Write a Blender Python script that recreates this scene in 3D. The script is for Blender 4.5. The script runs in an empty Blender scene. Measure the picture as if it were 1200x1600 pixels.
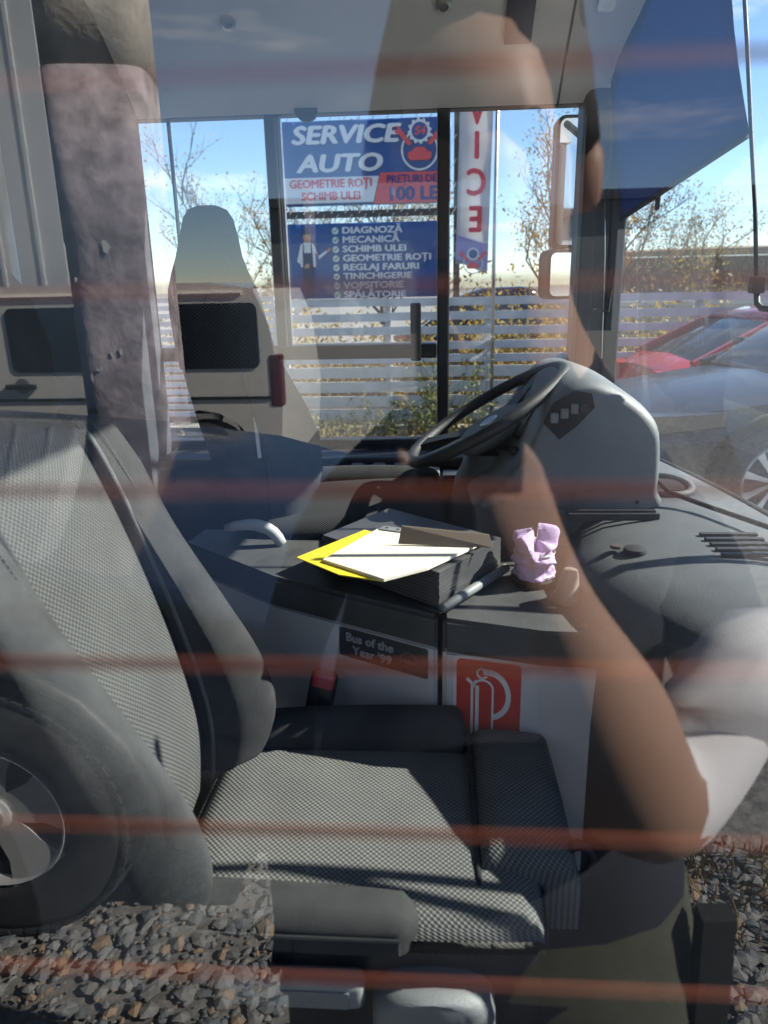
import bpy, bmesh, math, random
from mathutils import Vector, Matrix
from math import radians as R, sin, cos, pi
random.seed(7)
S = bpy.context.scene
C = S.collection

# ------------------------------------------------------------------ camera
cam_d = bpy.data.cameras.new('camera'); cam = bpy.data.objects.new('camera', cam_d); C.objects.link(cam)
S.camera = cam
cam_d.sensor_fit = 'VERTICAL'; cam_d.sensor_height = 36; cam_d.sensor_width = 27; cam_d.lens = 26
cam_d.clip_start = 0.002; cam_d.clip_end = 5000
CAM = Vector((0, -0.25, 1.8))
_p, _y, _r = R(-17), R(4.0), R(1.2)
fwd = Vector((-sin(_y)*cos(_p), cos(_y)*cos(_p), sin(_p)))
rt = Vector((cos(_y), sin(_y), 0)); up = rt.cross(fwd)
rt, up = rt*cos(_r)-up*sin(_r), up*cos(_r)+rt*sin(_r)
m = Matrix((rt, up, -fwd)).transposed().to_4x4(); m.translation = CAM
cam.matrix_world = m
cam_d.dof.use_dof = True; cam_d.dof.focus_distance = 2.0; cam_d.dof.aperture_fstop = 4.5
F = 1600*26/36
def at(x, y, X=None, Y=None, Z=None):
    """the place in the scene seen at a point of the 1200x1600 photograph, on a plane of known position"""
    d = rt*((x-600)/F) - up*((y-800)/F) + fwd
    if X is not None: t = (X-CAM.x)/d.x
    elif Y is not None: t = (Y-CAM.y)/d.y
    else: t = (Z-CAM.z)/d.z
    return CAM+d*t

# ------------------------------------------------------------------ sky, sun, exposure
SUN = Vector((0.79, 0.22, 0.60)).normalized()
W = bpy.data.worlds.new('World'); S.world = W; W.use_nodes = True
nt = W.node_tree
sky = nt.nodes.new('ShaderNodeTexSky'); sky.sky_type = 'NISHITA'; sky.sun_disc = False
sky.sun_elevation = math.asin(SUN.z); sky.sun_rotation = math.atan2(SUN.x, SUN.y)
sky.altitude = 1800; sky.air_density = 1.0; sky.dust_density = 0.1; sky.ozone_density = 3.0
tc = nt.nodes.new('ShaderNodeTexCoord'); mp = nt.nodes.new('ShaderNodeMapping'); mp.inputs['Scale'].default_value = (1.4, 1.4, 7)
nz = nt.nodes.new('ShaderNodeTexNoise'); nz.inputs['Scale'].default_value = 2.6; nz.inputs['Detail'].default_value = 7; nz.inputs['Roughness'].default_value = .58
cr = nt.nodes.new('ShaderNodeValToRGB'); cr.color_ramp.elements[0].position = .57; cr.color_ramp.elements[1].position = .80
mx = nt.nodes.new('ShaderNodeMix'); mx.data_type = 'RGBA'; mx.inputs[7].default_value = (6.5, 6.6, 6.8, 1)
nt.links.new(tc.outputs['Generated'], mp.inputs[0]); nt.links.new(mp.outputs[0], nz.inputs[0]); nt.links.new(nz.outputs[0], cr.inputs[0])
nt.links.new(cr.outputs[0], mx.inputs[0]); nt.links.new(sky.outputs[0], mx.inputs[6])
bg = nt.nodes['Background']; bg.inputs[1].default_value = 0.08
nt.links.new(mx.outputs[2], bg.inputs[0])
sd = bpy.data.lights.new('sun', 'SUN'); sd.energy = 5.0; sd.angle = R(0.53); sd.color = (1, .94, .85)
so = bpy.data.objects.new('sun', sd); C.objects.link(so); so.rotation_euler = SUN.to_track_quat('Z', 'Y').to_euler()
so.location = (3, 2, 8)
S.view_settings.view_transform = 'Standard'; S.view_settings.look = 'None'; S.view_settings.gamma = 1; S.view_settings.exposure = 1.72
S.render.engine = 'CYCLES'
cy = S.cycles; cy.use_denoising = True; cy.max_bounces = 10; cy.diffuse_bounces = 4; cy.glossy_bounces = 4; cy.transparent_max_bounces = 24
cy.caustics_reflective = False; cy.caustics_refractive = False; cy.sample_clamp_indirect = 6

# ------------------------------------------------------------------ materials
_M = {}
def mat(name, col, rough=.6, metal=0, var=0, scale=8, bump=0, bscale=60, col2=None, spec=.5, coat=0, detail=5):
    if name in _M: return _M[name]
    M = bpy.data.materials.new(name); M.use_nodes = True; _M[name] = M
    n = M.node_tree.nodes; L = M.node_tree.links; b = n['Principled BSDF']
    b.inputs['Base Color'].default_value = (*col, 1); b.inputs['Roughness'].default_value = rough; b.inputs['Metallic'].default_value = metal
    b.inputs['Specular IOR Level'].default_value = spec; b.inputs['Coat Weight'].default_value = coat
    t = n.new('ShaderNodeTexCoord')
    if var or col2:
        z = n.new('ShaderNodeTexNoise'); z.inputs['Scale'].default_value = scale; z.inputs['Detail'].default_value = detail; z.inputs['Roughness'].default_value = .62
        L.new(t.outputs['Object'], z.inputs[0])
        r = n.new('ShaderNodeValToRGB'); r.color_ramp.elements[0].position = .33; r.color_ramp.elements[1].position = .68
        c2 = col2 or tuple(c*(1-var) for c in col)
        r.color_ramp.elements[0].color = (*c2, 1); r.color_ramp.elements[1].color = (*(tuple(min(1, c*(1+var*.5)) for c in col)), 1)
        L.new(z.outputs[0], r.inputs[0]); L.new(r.outputs[0], b.inputs['Base Color'])
        mr = n.new('ShaderNodeMapRange'); mr.inputs[3].default_value = max(0, rough-.1); mr.inputs[4].default_value = min(1, rough+.14)
        L.new(z.outputs[0], mr.inputs[0]); L.new(mr.outputs[0], b.inputs['Roughness'])
    if bump:
        z2 = n.new('ShaderNodeTexNoise'); z2.inputs['Scale'].default_value = bscale; z2.inputs['Detail'].default_value = 3
        L.new(t.outputs['Object'], z2.inputs[0])
        bp = n.new('ShaderNodeBump'); bp.inputs['Strength'].default_value = bump; bp.inputs['Distance'].default_value = .004
        L.new(z2.outputs[0], bp.inputs['Height']); L.new(bp.outputs[0], b.inputs['Normal'])
    return M
def math_node(n, L, op, a, b=None):
    q = n.new('ShaderNodeMath'); q.operation = op
    for i, v in enumerate((a, b)):
        if v is None: continue
        if isinstance(v, (int, float)): q.inputs[i].default_value = v
        else: L.new(v, q.inputs[i])
    return q.outputs[0]
def weave(name, light, dark, period=.0092):
    """woven seat cloth: rows of pale raised stitches on a darker ground, laid out in metres through the UV map"""
    M = bpy.data.materials.new(name); M.use_nodes = True; _M[name] = M
    n = M.node_tree.nodes; L = M.node_tree.links; b = n['Principled BSDF']; b.inputs['Roughness'].default_value = .92; b.inputs['Specular IOR Level'].default_value = .2
    t = n.new('ShaderNodeTexCoord'); s = n.new('ShaderNodeSeparateXYZ'); L.new(t.outputs['UV'], s.inputs[0])
    u = math_node(n, L, 'MULTIPLY', s.outputs[0], 2*pi/period); v = math_node(n, L, 'MULTIPLY', s.outputs[1], 2*pi/period)
    su = math_node(n, L, 'SINE', u); sv = math_node(n, L, 'SINE', v)
    h = math_node(n, L, 'MULTIPLY', su, sv)                       # staggered cells
    h2 = math_node(n, L, 'ADD', math_node(n, L, 'MULTIPLY', h, .5), .5)
    z = n.new('ShaderNodeTexNoise'); z.inputs['Scale'].default_value = 9; z.inputs['Detail'].default_value = 6; L.new(t.outputs['Object'], z.inputs[0])
    h3 = math_node(n, L, 'ADD', h2, math_node(n, L, 'MULTIPLY', math_node(n, L, 'SUBTRACT', z.outputs[0], .5), .5))
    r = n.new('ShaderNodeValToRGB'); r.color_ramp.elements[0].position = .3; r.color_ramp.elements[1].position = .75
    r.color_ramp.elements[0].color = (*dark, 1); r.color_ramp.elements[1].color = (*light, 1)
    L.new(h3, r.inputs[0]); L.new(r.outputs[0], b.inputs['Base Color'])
    bp = n.new('ShaderNodeBump'); bp.inputs['Strength'].default_value = .8; bp.inputs['Distance'].default_value = .002
    L.new(h2, bp.inputs['Height']); L.new(bp.outputs[0], b.inputs['Normal'])
    return M
def glass(name, refl, tint, rough=0.0, hi=.9):
    """clear sheet: Fresnel mirror over a tinted see-through body; refl is the reflectance seen straight on"""
    M = bpy.data.materials.new(name); M.use_nodes = True; _M[name] = M
    n = M.node_tree.nodes; L = M.node_tree.links; n.remove(n['Principled BSDF'])
    g = n.new('ShaderNodeBsdfGlossy'); g.inputs['Roughness'].default_value = rough; g.inputs['Color'].default_value = (1, 1, 1, 1)
    t = n.new('ShaderNodeBsdfTransparent'); t.inputs['Color'].default_value = (*tint, 1)
    fr = n.new('ShaderNodeLayerWeight'); fr.inputs['Blend'].default_value = .12
    mr = n.new('ShaderNodeMapRange'); mr.inputs[3].default_value = refl; mr.inputs[4].default_value = hi; L.new(fr.outputs['Fresnel'], mr.inputs[0])
    mr.inputs[1].default_value = 0.02
    x = n.new('ShaderNodeMixShader'); L.new(mr.outputs[0], x.inputs[0]); L.new(t.outputs[0], x.inputs[1]); L.new(g.outputs[0], x.inputs[2])
    L.new(x.outputs[0], n['Material Output'].inputs[0])
    return M
def thin(name, col, alpha):
    M = bpy.data.materials.new(name); M.use_nodes = True; _M[name] = M
    n = M.node_tree.nodes; L = M.node_tree.links; b = n['Principled BSDF']; b.inputs['Base Color'].default_value = (*col, 1); b.inputs['Roughness'].default_value = .5
    b.inputs['Alpha'].default_value = alpha
    return M
def leafmat(name, col, col2, scale=3):
    M = mat(name, col, .6, 0, 0, scale, col2=col2); n = M.node_tree.nodes; L = M.node_tree.links; b = n['Principled BSDF']
    tr = n.new('ShaderNodeBsdfTranslucent'); x = n.new('ShaderNodeMixShader'); x.inputs[0].default_value = .45
    src = b.inputs['Base Color'].links[0].from_socket; L.new(src, tr.inputs[0]); L.new(b.outputs[0], x.inputs[1]); L.new(tr.outputs[0], x.inputs[2])
    L.new(x.outputs[0], n['Material Output'].inputs[0]); return M
BLK = mat('black plastic', (.018, .019, .021), .5, var=.4, bump=.15, bscale=400)
RUB = mat('black rubber', (.014, .014, .015), .75, var=.4)
FRM = mat('black window frame', (.012, .012, .013), .42, var=.3)
DASH = mat('dark grey dash plastic', (.085, .090, .092), .55, var=.25, scale=5, bump=.35, bscale=500)
DASHT = mat('grey dash plastic', (.15, .163, .168), .5, var=.2, scale=5, bump=.3, bscale=500)
SEATB = mat('charcoal seat velour', (.045, .046, .047), .9, var=.3, scale=14, bump=.6, bscale=900, spec=.2)
SEATP = mat('grey seat piping cloth', (.12, .125, .125), .9, var=.25, scale=14, bump=.5, bscale=800, spec=.2)
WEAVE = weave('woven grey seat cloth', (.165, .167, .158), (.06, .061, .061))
WEAVB = weave('woven grey cloth with backrest shade', (.105, .107, .103), (.042, .043, .043))  # cushion cloth again, darkened: the backrest's shade is put into the colour
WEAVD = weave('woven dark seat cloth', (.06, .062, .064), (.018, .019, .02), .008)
PANEL = mat('light grey trim panel', (.62, .61, .60), .55, var=.12, scale=4, bump=.1, bscale=300)
CEIL = mat('pale grey ceiling lining', (.66, .66, .65), .7, var=.06, scale=3)
DPAN = mat('dark blue grey partition', (.05, .058, .07), .6, var=.25, scale=3)
STEEL = mat('brushed steel', (.5, .5, .5), .35, 1, var=.15)
PLAS = mat('mid grey plastic', (.2, .21, .21), .5, var=.2, scale=10)
WHT = mat('white paint', (.72, .72, .70), .5, var=.1, scale=3)
PAPER = mat('cream paper', (.78, .72, .58), .8, var=.08, scale=6)
YEL = mat('yellow card', (.80, .62, .03), .6)
RED = mat('red sticker', (.62, .045, .03), .4, var=.1)
GLNEAR = glass('coated side window glass', .12, (.88, .90, .90))
GLFAR = glass('window glass', .04, (.94, .96, .96), hi=.12)

# ------------------------------------------------------------------ mesh helpers
BASE = {}
def thing(name, label, cat, loc=(0, 0, 0), group=None, kind=None):
    o = bpy.data.objects.new(name, None); C.objects.link(o); o.location = loc; o.empty_display_size = .1
    o['label'] = label
    if cat: o['category'] = cat
    if group: o['group'] = group
    if kind: o['kind'] = kind
    BASE[o.name] = Vector(loc); return o
def tag(o, label, cat=None, group=None, kind=None):
    o['label'] = label
    if cat: o['category'] = cat
    if group: o['group'] = group
    if kind: o['kind'] = kind
    return o
def obj(name, bm, m, parent=None, smooth=False, local=False):
    """link a bmesh as one object; its points are in world space unless local"""
    me = bpy.data.meshes.new(name)
    bmesh.ops.recalc_face_normals(bm, faces=bm.faces)
    bm.to_mesh(me); bm.free()
    o = bpy.data.objects.new(name, me); C.objects.link(o)
    if m:
        for q in (m if isinstance(m, (list, tuple)) else [m]): me.materials.append(q)
    if smooth:
        for p in me.polygons: p.use_smooth = True
        if smooth is not True: me.set_sharp_from_angle(angle=R(smooth))
    if parent:
        o.parent = parent; b = BASE.get(parent.name, Vector())
        if not local: me.transform(Matrix.Translation(-b))
        BASE[o.name] = Vector(b)
    else:
        c = sum((v.co for v in me.vertices), Vector())/max(1, len(me.vertices))
        zmin = min(v.co.z for v in me.vertices); c.z = zmin
        me.transform(Matrix.Translation(-c)); o.location = c; BASE[o.name] = c
    return o
def new(): return bmesh.new()
def box(bm, lo, hi, bev=0, seg=2, M=None, mi=0):
    lo, hi = Vector(lo), Vector(hi)
    r = bmesh.ops.create_cube(bm, size=1); vs = r['verts']; s = hi-lo; c = (hi+lo)/2
    for v in vs: v.co = Vector((v.co.x*s.x, v.co.y*s.y, v.co.z*s.z))+c
    fs = set(f for v in vs for f in v.link_faces)
    if bev:
        es = list(set(e for v in vs for e in v.link_edges))
        r = bmesh.ops.bevel(bm, geom=es, offset=bev, segments=seg, profile=.5, affect='EDGES')
        vs = list(set(v for f in bm.faces for v in f.verts if f in fs or f in r['faces']) | set(r['verts']))
        vs = [v for v in vs if v.is_valid]
        fs = set(f for v in vs for f in v.link_faces)
    if M is not None: bmesh.ops.transform(bm, matrix=M, verts=[v for v in vs])
    for f in fs:
        if f.is_valid: f.material_index = mi
    return bm
def bx(lo, hi, bev=0, seg=2, M=None): return box(new(), lo, hi, bev, seg, M)
def tube(bm, pts, r, n=8, cap=True, closed=False):
    pts = [Vector(p) for p in pts]; k = len(pts); rings = []
    rr = r if isinstance(r, (list, tuple)) else [r]*k
    prev = None
    for i, p in enumerate(pts):
        if closed: t = pts[(i+1) % k]-pts[i-1]
        else: t = pts[min(i+1, k-1)]-pts[max(i-1, 0)]
        t.normalize()
        if prev is None:
            a = Vector((0, 0, 1)) if abs(t.z) < .9 else Vector((1, 0, 0)); u = t.cross(a).normalized()
        else: u = (prev-t*prev.dot(t)).normalized()
        prev = u; w = t.cross(u)
        rings.append([bm.verts.new(p+(u*cos(2*pi*j/n)+w*sin(2*pi*j/n))*rr[i]) for j in range(n)])
    for i in range(k if closed else k-1):
        a, b = rings[i], rings[(i+1) % k]
        for j in range(n): bm.faces.new((a[j], a[(j+1) % n], b[(j+1) % n], b[j]))
    if cap and not closed: bm.faces.new(rings[0][::-1]); bm.faces.new(rings[-1])
    return bm
def tb(pts, r, n=8, closed=False): return tube(new(), pts, r, n, True, closed)
def loft(bm, rings, cap=True, uv=False):
    vr = [[bm.verts.new(Vector(p)) for p in r] for r in rings]; n = len(vr[0]); fs = []
    ul = bm.loops.layers.uv.verify() if uv else None
    ring_u = [0]
    for j in range(n): ring_u.append(ring_u[-1]+(Vector(rings[len(rings)//2][j])-Vector(rings[len(rings)//2][(j+1) % n])).length)
    vv = 0
    for i in range(len(vr)-1):
        c0 = sum((Vector(p) for p in rings[i]), Vector())/n; c1 = sum((Vector(p) for p in rings[i+1]), Vector())/n
        dv = (c1-c0).length
        for j in range(n):
            f = bm.faces.new((vr[i][j], vr[i][(j+1) % n], vr[i+1][(j+1) % n], vr[i+1][j]))
            if uv:
                for l, q in zip(f.loops, ((ring_u[j], vv), (ring_u[j+1], vv), (ring_u[j+1], vv+dv), (ring_u[j], vv+dv))): l[ul].uv = q
        vv += dv
    if cap: bm.faces.new(vr[0][::-1]); bm.faces.new(vr[-1])
    return bm
def sup(cx, cy, cz, hx, hy, n=24, e=3.0, axis='z'):
    """rounded-rectangle ring; axis is the direction the ring faces"""
    out = []
    for j in range(n):
        a = 2*pi*j/n+pi/n; c, s = cos(a), sin(a)
        x = abs(c)**(2/e)*(1 if c > 0 else -1)*hx; y = abs(s)**(2/e)*(1 if s > 0 else -1)*hy
        out.append({'z': (cx+x, cy+y, cz), 'x': (cx, cy+x, cz+y), 'y': (cx+x, cy, cz+y)}[axis])
    return out
def lathe(bm, prof, origin, ax=(0, 0, 1), n=24):
    ax = Vector(ax).normalized(); a = Vector((0, 0, 1)) if abs(ax.z) < .9 else Vector((1, 0, 0)); u = ax.cross(a).normalized(); w = ax.cross(u); o = Vector(origin)
    return loft(bm, [[o+ax*h+(u*cos(2*pi*j/n)+w*sin(2*pi*j/n))*max(r, 1e-4) for j in range(n)] for r, h in prof])
def surf(bm, grid, thick=0, uv=True, nrm=None):
    """sheet through a grid of points, given a thickness along nrm or straight down"""
    g = [[bm.verts.new(Vector(p)) for p in r] for r in grid]; ul = bm.loops.layers.uv.verify()
    U = [[0]*len(grid[0]) for _ in grid]; V = [[0]*len(grid[0]) for _ in grid]
    for i in range(len(grid)):
        for j in range(len(grid[0])):
            if j: U[i][j] = U[i][j-1]+(Vector(grid[i][j])-Vector(grid[i][j-1])).length
            if i: V[i][j] = V[i-1][j]+(Vector(grid[i][j])-Vector(grid[i-1][j])).length
    fs = []
    for i in range(len(g)-1):
        for j in range(len(g[0])-1):
            ids = ((i, j), (i, j+1), (i+1, j+1), (i+1, j)); f = bm.faces.new([g[a][b] for a, b in ids]); fs.append(f)
            for l, (a, b) in zip(f.loops, ids): l[ul].uv = (U[a][b], V[a][b])
    if thick:
        n = Vector(nrm) if nrm else Vector((0, 0, -1))
        r = bmesh.ops.extrude_face_region(bm, geom=fs)
        bmesh.ops.translate(bm, vec=n*thick, verts=[e for e in r['geom'] if isinstance(e, bmesh.types.BMVert)])
    return bm
def prism(bm, poly, d):
    """closed polygon swept by vector d"""
    a = [bm.verts.new(Vector(p)) for p in poly]; b = [bm.verts.new(Vector(p)+Vector(d)) for p in poly]; n = len(a)
    bm.faces.new(a[::-1]); bm.faces.new(b)
    for i in range(n): bm.faces.new((a[i], a[(i+1) % n], b[(i+1) % n], b[i]))
    return bm
def frame(o, e1, e2): 
    e1 = Vector(e1).normalized(); e2 = Vector(e2); n = e1.cross(e2).normalized(); e2 = n.cross(e1)
    M = Matrix((e1, e2, n)).transposed().to_4x4(); M.translation = Vector(o); return M
def flat(M, poly, off=0, th=.001):
    """flat printed shape in a frame: polygon of (u, v), standing off proud of the frame's plane"""
    return prism(new(), [M @ Vector((u, v, off)) for u, v in poly], (M.to_3x3() @ Vector((0, 0, 1)))*th)
def rrect(w, h, r, n=4, cx=0, cy=0):
    o = []
    for k, (sx, sy) in enumerate(((1, 1), (-1, 1), (-1, -1), (1, -1))):
        for i in range(n+1):
            a = pi/2*k+pi/2*i/n; o.append((cx+sx*(w/2-r)+cos(a)*r, cy+sy*(h/2-r)+sin(a)*r))
    return o
def circ(r, n=24, cx=0, cy=0, a0=0, a1=2*pi): return [(cx+r*cos(a0+(a1-a0)*i/n), cy+r*sin(a0+(a1-a0)*i/n)) for i in range(n)]
def band(r0, r1, a0, a1, n=20, cx=0, cy=0, sx=1):
    return [(cx+sx*r1*cos(a0+(a1-a0)*i/n), cy+r1*sin(a0+(a1-a0)*i/n)) for i in range(n+1)]+[(cx+sx*r0*cos(a1+(a0-a1)*i/n), cy+r0*sin(a1+(a0-a1)*i/n)) for i in range(n+1)]
def text(name, s, M, size, m, parent, sx=1, shear=0, bold=0, off=.002, align='CENTER', flip=False):
    c = bpy.data.curves.new(name, 'FONT'); c.body = s; c.size = size; c.shear = shear; c.align_x = align; c.align_y = 'CENTER'; c.resolution_u = 3; c.extrude = .0008
    t = bpy.data.objects.new(name, c); C.objects.link(t); dg = bpy.context.evaluated_depsgraph_get()
    me = bpy.data.meshes.new_from_object(t.evaluated_get(dg)); bpy.data.objects.remove(t); bpy.data.curves.remove(c)
    if bold:      # heavier strokes: the outline again a little to each side
        b2 = bmesh.new()
        for k, (dx, dy) in enumerate(((0, 0), (-1, 0), (1, 0), (0, .7), (0, -.7))):
            me.transform(Matrix.Translation((dx*bold, dy*bold, k*.0004))); b2.from_mesh(me); me.transform(Matrix.Translation((-dx*bold, -dy*bold, -k*.0004)))
        b2.to_mesh(me); b2.free()
    me.transform(Matrix.Diagonal((-sx if flip else sx, 1, 1, 1))); me.transform(M @ Matrix.Translation((0, 0, off)))
    if flip: me.flip_normals()
    o = bpy.data.objects.new(name, me); C.objects.link(o); me.materials.clear(); me.materials.append(m)
    o.parent = parent; me.transform(Matrix.Translation(-BASE[parent.name])); BASE[o.name] = BASE[parent.name]
    return o
def copy_tree(o, parent=None):
    c = o.copy(); C.objects.link(c); c.parent = parent; BASE[c.name] = BASE.get(o.name, Vector())
    for ch in list(o.children): copy_tree(ch, c)
    return c
def bez(p0, p1, p2, n=10): 
    p0, p1, p2 = Vector(p0), Vector(p1), Vector(p2); return [p0*(1-t)**2+p1*2*t*(1-t)+p2*t*t for t in (i/n for i in range(n+1))]
GZ = .2          # level of the yard

# ================================================================== the setting
GRAV = mat('gravel ground', (.30, .285, .26), .9, 0, 0, 26, bump=1, bscale=42, col2=(.10, .098, .095), detail=8)
gn = 48
bm = new()
ext = [-400, -120, -40, -15]+[-9+i*.5 for i in range(37)]+[15, 40, 120, 400]
gr = [[(x, y, GZ+(random.uniform(-.012, .012) if abs(x) < 9 and abs(y) < 9 else 0)) for x in ext] for y in ext]
surf(bm, gr)
g = obj('ground', bm, GRAV); g['kind'] = 'structure'; g['label'] = 'grey gravel yard around the bus'
ROADM = mat('worn asphalt', (.16, .155, .15), .85, var=.35, scale=3, bump=.6, bscale=90)
rd = obj('road', bx((-60, 11.2, GZ-.05), (60, 17, GZ+.02)), ROADM); rd['kind'] = 'structure'; rd['label'] = 'asphalt street behind the slatted fence'

# ================================================================== the bus
bus = thing('bus', 'city bus seen through its side window, black window frames and grey ceiling', 'bus', (0, 1.15, GZ))
BODY = mat('white bus enamel', (.70, .70, .69), .35, var=.05)
def xw(y): return .635+.15*max(0, 1-((y-1.1)/1.22)**2)
obj('floor', bx((-.95, .06, .50), (.78, 2.29, .56)), mat('dark floor lino', (.045, .048, .05), .7, var=.4, scale=20), bus)
obj('roof', bx((-3.2, -.02, 2.74), (.80, 2.40, 2.84), .02), BODY, bus)
obj('partition', bx((-1.0, .06, .56), (-.93, 2.29, 2.735)), DPAN, bus)
obj('partition_rail', tb([(-.90, 1.36, .6), (-.90, 1.36, 1.25), (-.90, 1.36, 2.62)], .016, 10), STEEL, bus, True)
# far side wall
obj('side_wall', bx((-3.2, 2.30, .45), (.60, 2.38, 1.262)), DPAN, bus)
obj('window_sill', bx((-.93, 2.14, 1.215), (.47, 2.297, 1.255), .01), BLK, bus)
obj('side_wall', bx((-3.2, 2.30, 2.345), (.60, 2.38, 2.737)), BODY, bus)
obj('side_wall', bx((-3.2, 2.302, 1.264), (-1.0, 2.378, 2.343)), BODY, bus)
# window bars
def bar(nm, lo, hi): return obj(nm, bx(lo, hi, .006), FRM, bus)
bar('window_rail', (-.99, 2.285, 2.315), (.46, 2.345, 2.344))
bar('window_rail', (-.99, 2.285, 1.263), (.46, 2.345, 1.288))
bar('window_post', (-.528, 2.280, 1.60), (-.492, 2.340, 2.314))
bar('window_post', (.012, 2.270, 1.289), (.052, 2.342, 2.314))
bar('window_rail', (-.93, 2.275, 1.565), (.011, 2.344, 1.612))
bar('window_joint', (-.845, 2.300, 1.613), (-.835, 2.322, 2.314))
bar('window_handle', (-.075, 2.235, 1.56), (-.040, 2.272, 1.745))
obj('sash_lining', bx((-.490, 2.302, 1.613), (-.480, 2.330, 2.313)), STEEL, bus)
obj('roller_stop', lathe(new(), [(.0, 0), (.036, 0), (.036, .02), (0, .02)], (-.39, 2.262, 2.325), (0, 1, 0), 20), FRM, bus)
for lo, hi in (((-.985, 2.320, 1.613), (-.846, 2.325, 2.314)), ((-.834, 2.320, 1.613), (-.529, 2.325, 2.314)), ((-.473, 2.320, 1.613), (.011, 2.325, 2.314)), ((-.92, 2.320, 1.289), (.011, 2.325, 1.564)), ((.053, 2.320, 1.289), (.452, 2.325, 2.314))):
    obj('pane', bx(lo, hi), GLFAR, bus)
# front corner pillar
bm = new(); loft(bm, [sup(.52, 2.31, z, .07, .07, 16, 5) for z in (.5, 1.2, 2.0, 2.736)]); obj('corner_pillar', bm, FRM, bus, 40)
obj('pillar_trim', bx((.452, 2.215, 1.30), (.500, 2.238, 2.28), .008), BLK, bus)
obj('pillar_trim', bx((.545, 2.222, 1.30), (.592, 2.238, 2.60), .006), BLK, bus)
# ceiling lining: cove over the driver's window running up to the flat ceiling
prof = [(2.275, 2.315), (2.18, 2.40), (2.02, 2.52), (1.85, 2.60), (1.6, 2.64), (1.0, 2.65), (.07, 2.65)]
def cove(x0, x1): return surf(new(), [[(x0+(x1-x0)*i/6, y, z) for i in range(7)] for y, z in prof], .02, nrm=(0, 0, 1))
obj('ceiling_panel', cove(-.925, .372), CEIL, bus, 40); obj('ceiling_panel', cove(.378, .60), CEIL, bus, 40)
obj('ceiling_edge', tb([(.375, y+.006, z-.004) for y, z in prof], .004, 6), BLK, bus)
def onc(x, k): y = 2.18-k*.16; return Vector((x, y, 2.40+k*.12-.004))
for x, k in ((-.56, .85), (.028, .95)):
    p = onc(x, k); o = obj('ceiling_screw', lathe(new(), [(.0, 0), (.022, 0), (.022, .008), (.013, .010), (.010, .004), (0, .004)], p, (0, -.6, -.8), 18), STEEL, bus, 30)
p = onc(.232, .70); Mc = frame(p, (1, 0, 0), (0, -.8, .6)); obj('ceiling_switch', flat(Mc, rrect(.075, .125, .006), .002, .010), mat('blue black cover', (.012, .022, .06), .3), bus)
p = onc(.455, .95); Mc = frame(p, (1, 0, 0), (0, -.8, .6)); obj('ceiling_lamp', flat(Mc, rrect(.045, .06, .012), .002, .012), STEEL, bus)
obj('luggage_net', surf(new(), [[(-.93+.05*i, 2.27-.03*j, 2.36+.035*j) for i in range(3)] for j in range(2)], .004), mat('blue grey mesh', (.3, .38, .48), .6), bus)
# windscreen, its header and its sill
wy = [-.01+i*.12 for i in range(20)]+[2.29]
obj('windscreen', surf(new(), [[(xw(y)-.12*(z-1.25)/1.35+.06, y, z) for y in wy] for z in (1.22, 1.6, 2.0, 2.4, 2.66)], .006, nrm=(1, 0, 0)), GLFAR, bus, True)
obj('windscreen_header', surf(new(), [[(xw(y)-.06+d, y, z) for y in wy] for d, z in ((-.10, 2.648), (-.04, 2.56), (.02, 2.56))], .03, nrm=(0, 0, 1)), CEIL, bus, True)
obj('windscreen_rubber', tb([(xw(y)+.055, y, 1.232) for y in wy], .018, 8), RUB, bus, True)
obj('front_panel', surf(new(), [[(xw(y)+.03+d, y, z) for y in wy] for d, z in ((.03, 1.215), (.09, 1.0), (.10, .45))], .03, nrm=(1, 0, 0)), BODY, bus, True)
# near side: door leaf below and above the pane that the photograph is taken through
obj('door_panel', bx((-3.2, .0, .40), (.66, .05, .885)), BODY, bus)
obj('door_header', bx((-3.2, .0, 2.40), (.66, .05, 2.738)), BODY, bus)
obj('door_post', bx((-.99, .002, .887), (-.80, .048, 2.398)), RUB, bus)
obj('door_post', bx((.60, .002, .887), (.66, .048, 2.398)), RUB, bus)
bm = new(); box(bm, (-.798, 0, .888), (.598, .006, 2.397))
bm.faces.ensure_lookup_table()
GLIN = glass('side window glass, inner face', .0, (1, 1, 1))
for n in GLIN.node_tree.nodes:
    if n.type == 'MAP_RANGE': n.inputs[4].default_value = .02
for f in bm.faces: f.material_index = 0 if f.calc_center_median().y < .003 and abs(f.normal.y) > .9 else 1
pane = obj('pane', bm, [GLNEAR, GLIN], bus); pane['label'] = 'side window pane reflecting the yard'
WIRE = thin('orange heating wire', (.34, .085, .035), .34)
for yl in (106, 446, 766, 1042, 1302, 1532):
    z = at(600, yl, Y=.007).z
    obj('heating_wire', bx((-.79, .0065, z-.0028), (.59, .0075, z+.0028)), WIRE, bus)
# exterior mirrors beyond the driver's window
MIRR = mat('mirror silver', (.85, .85, .85), .02, 1)
def mirror(pts_, Yd, nm, tilt):
    c = [at(x, y, Y=Yd) for x, y in pts_]; cx = sum(c, Vector())/4
    hw = (c[1]-c[0]).length/2; hh = (c[2]-c[1]).length/2
    M = frame(cx, Vector((cos(tilt), sin(tilt), 0)), (0, 0, 1))
    h = obj(nm, prism(new(), [M @ Vector((u, v, -.07)) for u, v in rrect(hw*2, hh*2, .03)], M.to_3x3() @ Vector((0, 0, .068))), BLK, bus)
    obj('mirror_glass', flat(M, rrect(hw*2-.024, hh*2-.024, .022), .0, .002), MIRR, h)
    return h
mirror([(866, 180), (918, 176), (918, 385), (866, 392)], 2.75, 'mirror_housing', .05)
mirror([(852, 390), (905, 388), (905, 466), (852, 470)], 2.72, 'mirror_housing', .35)
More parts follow.
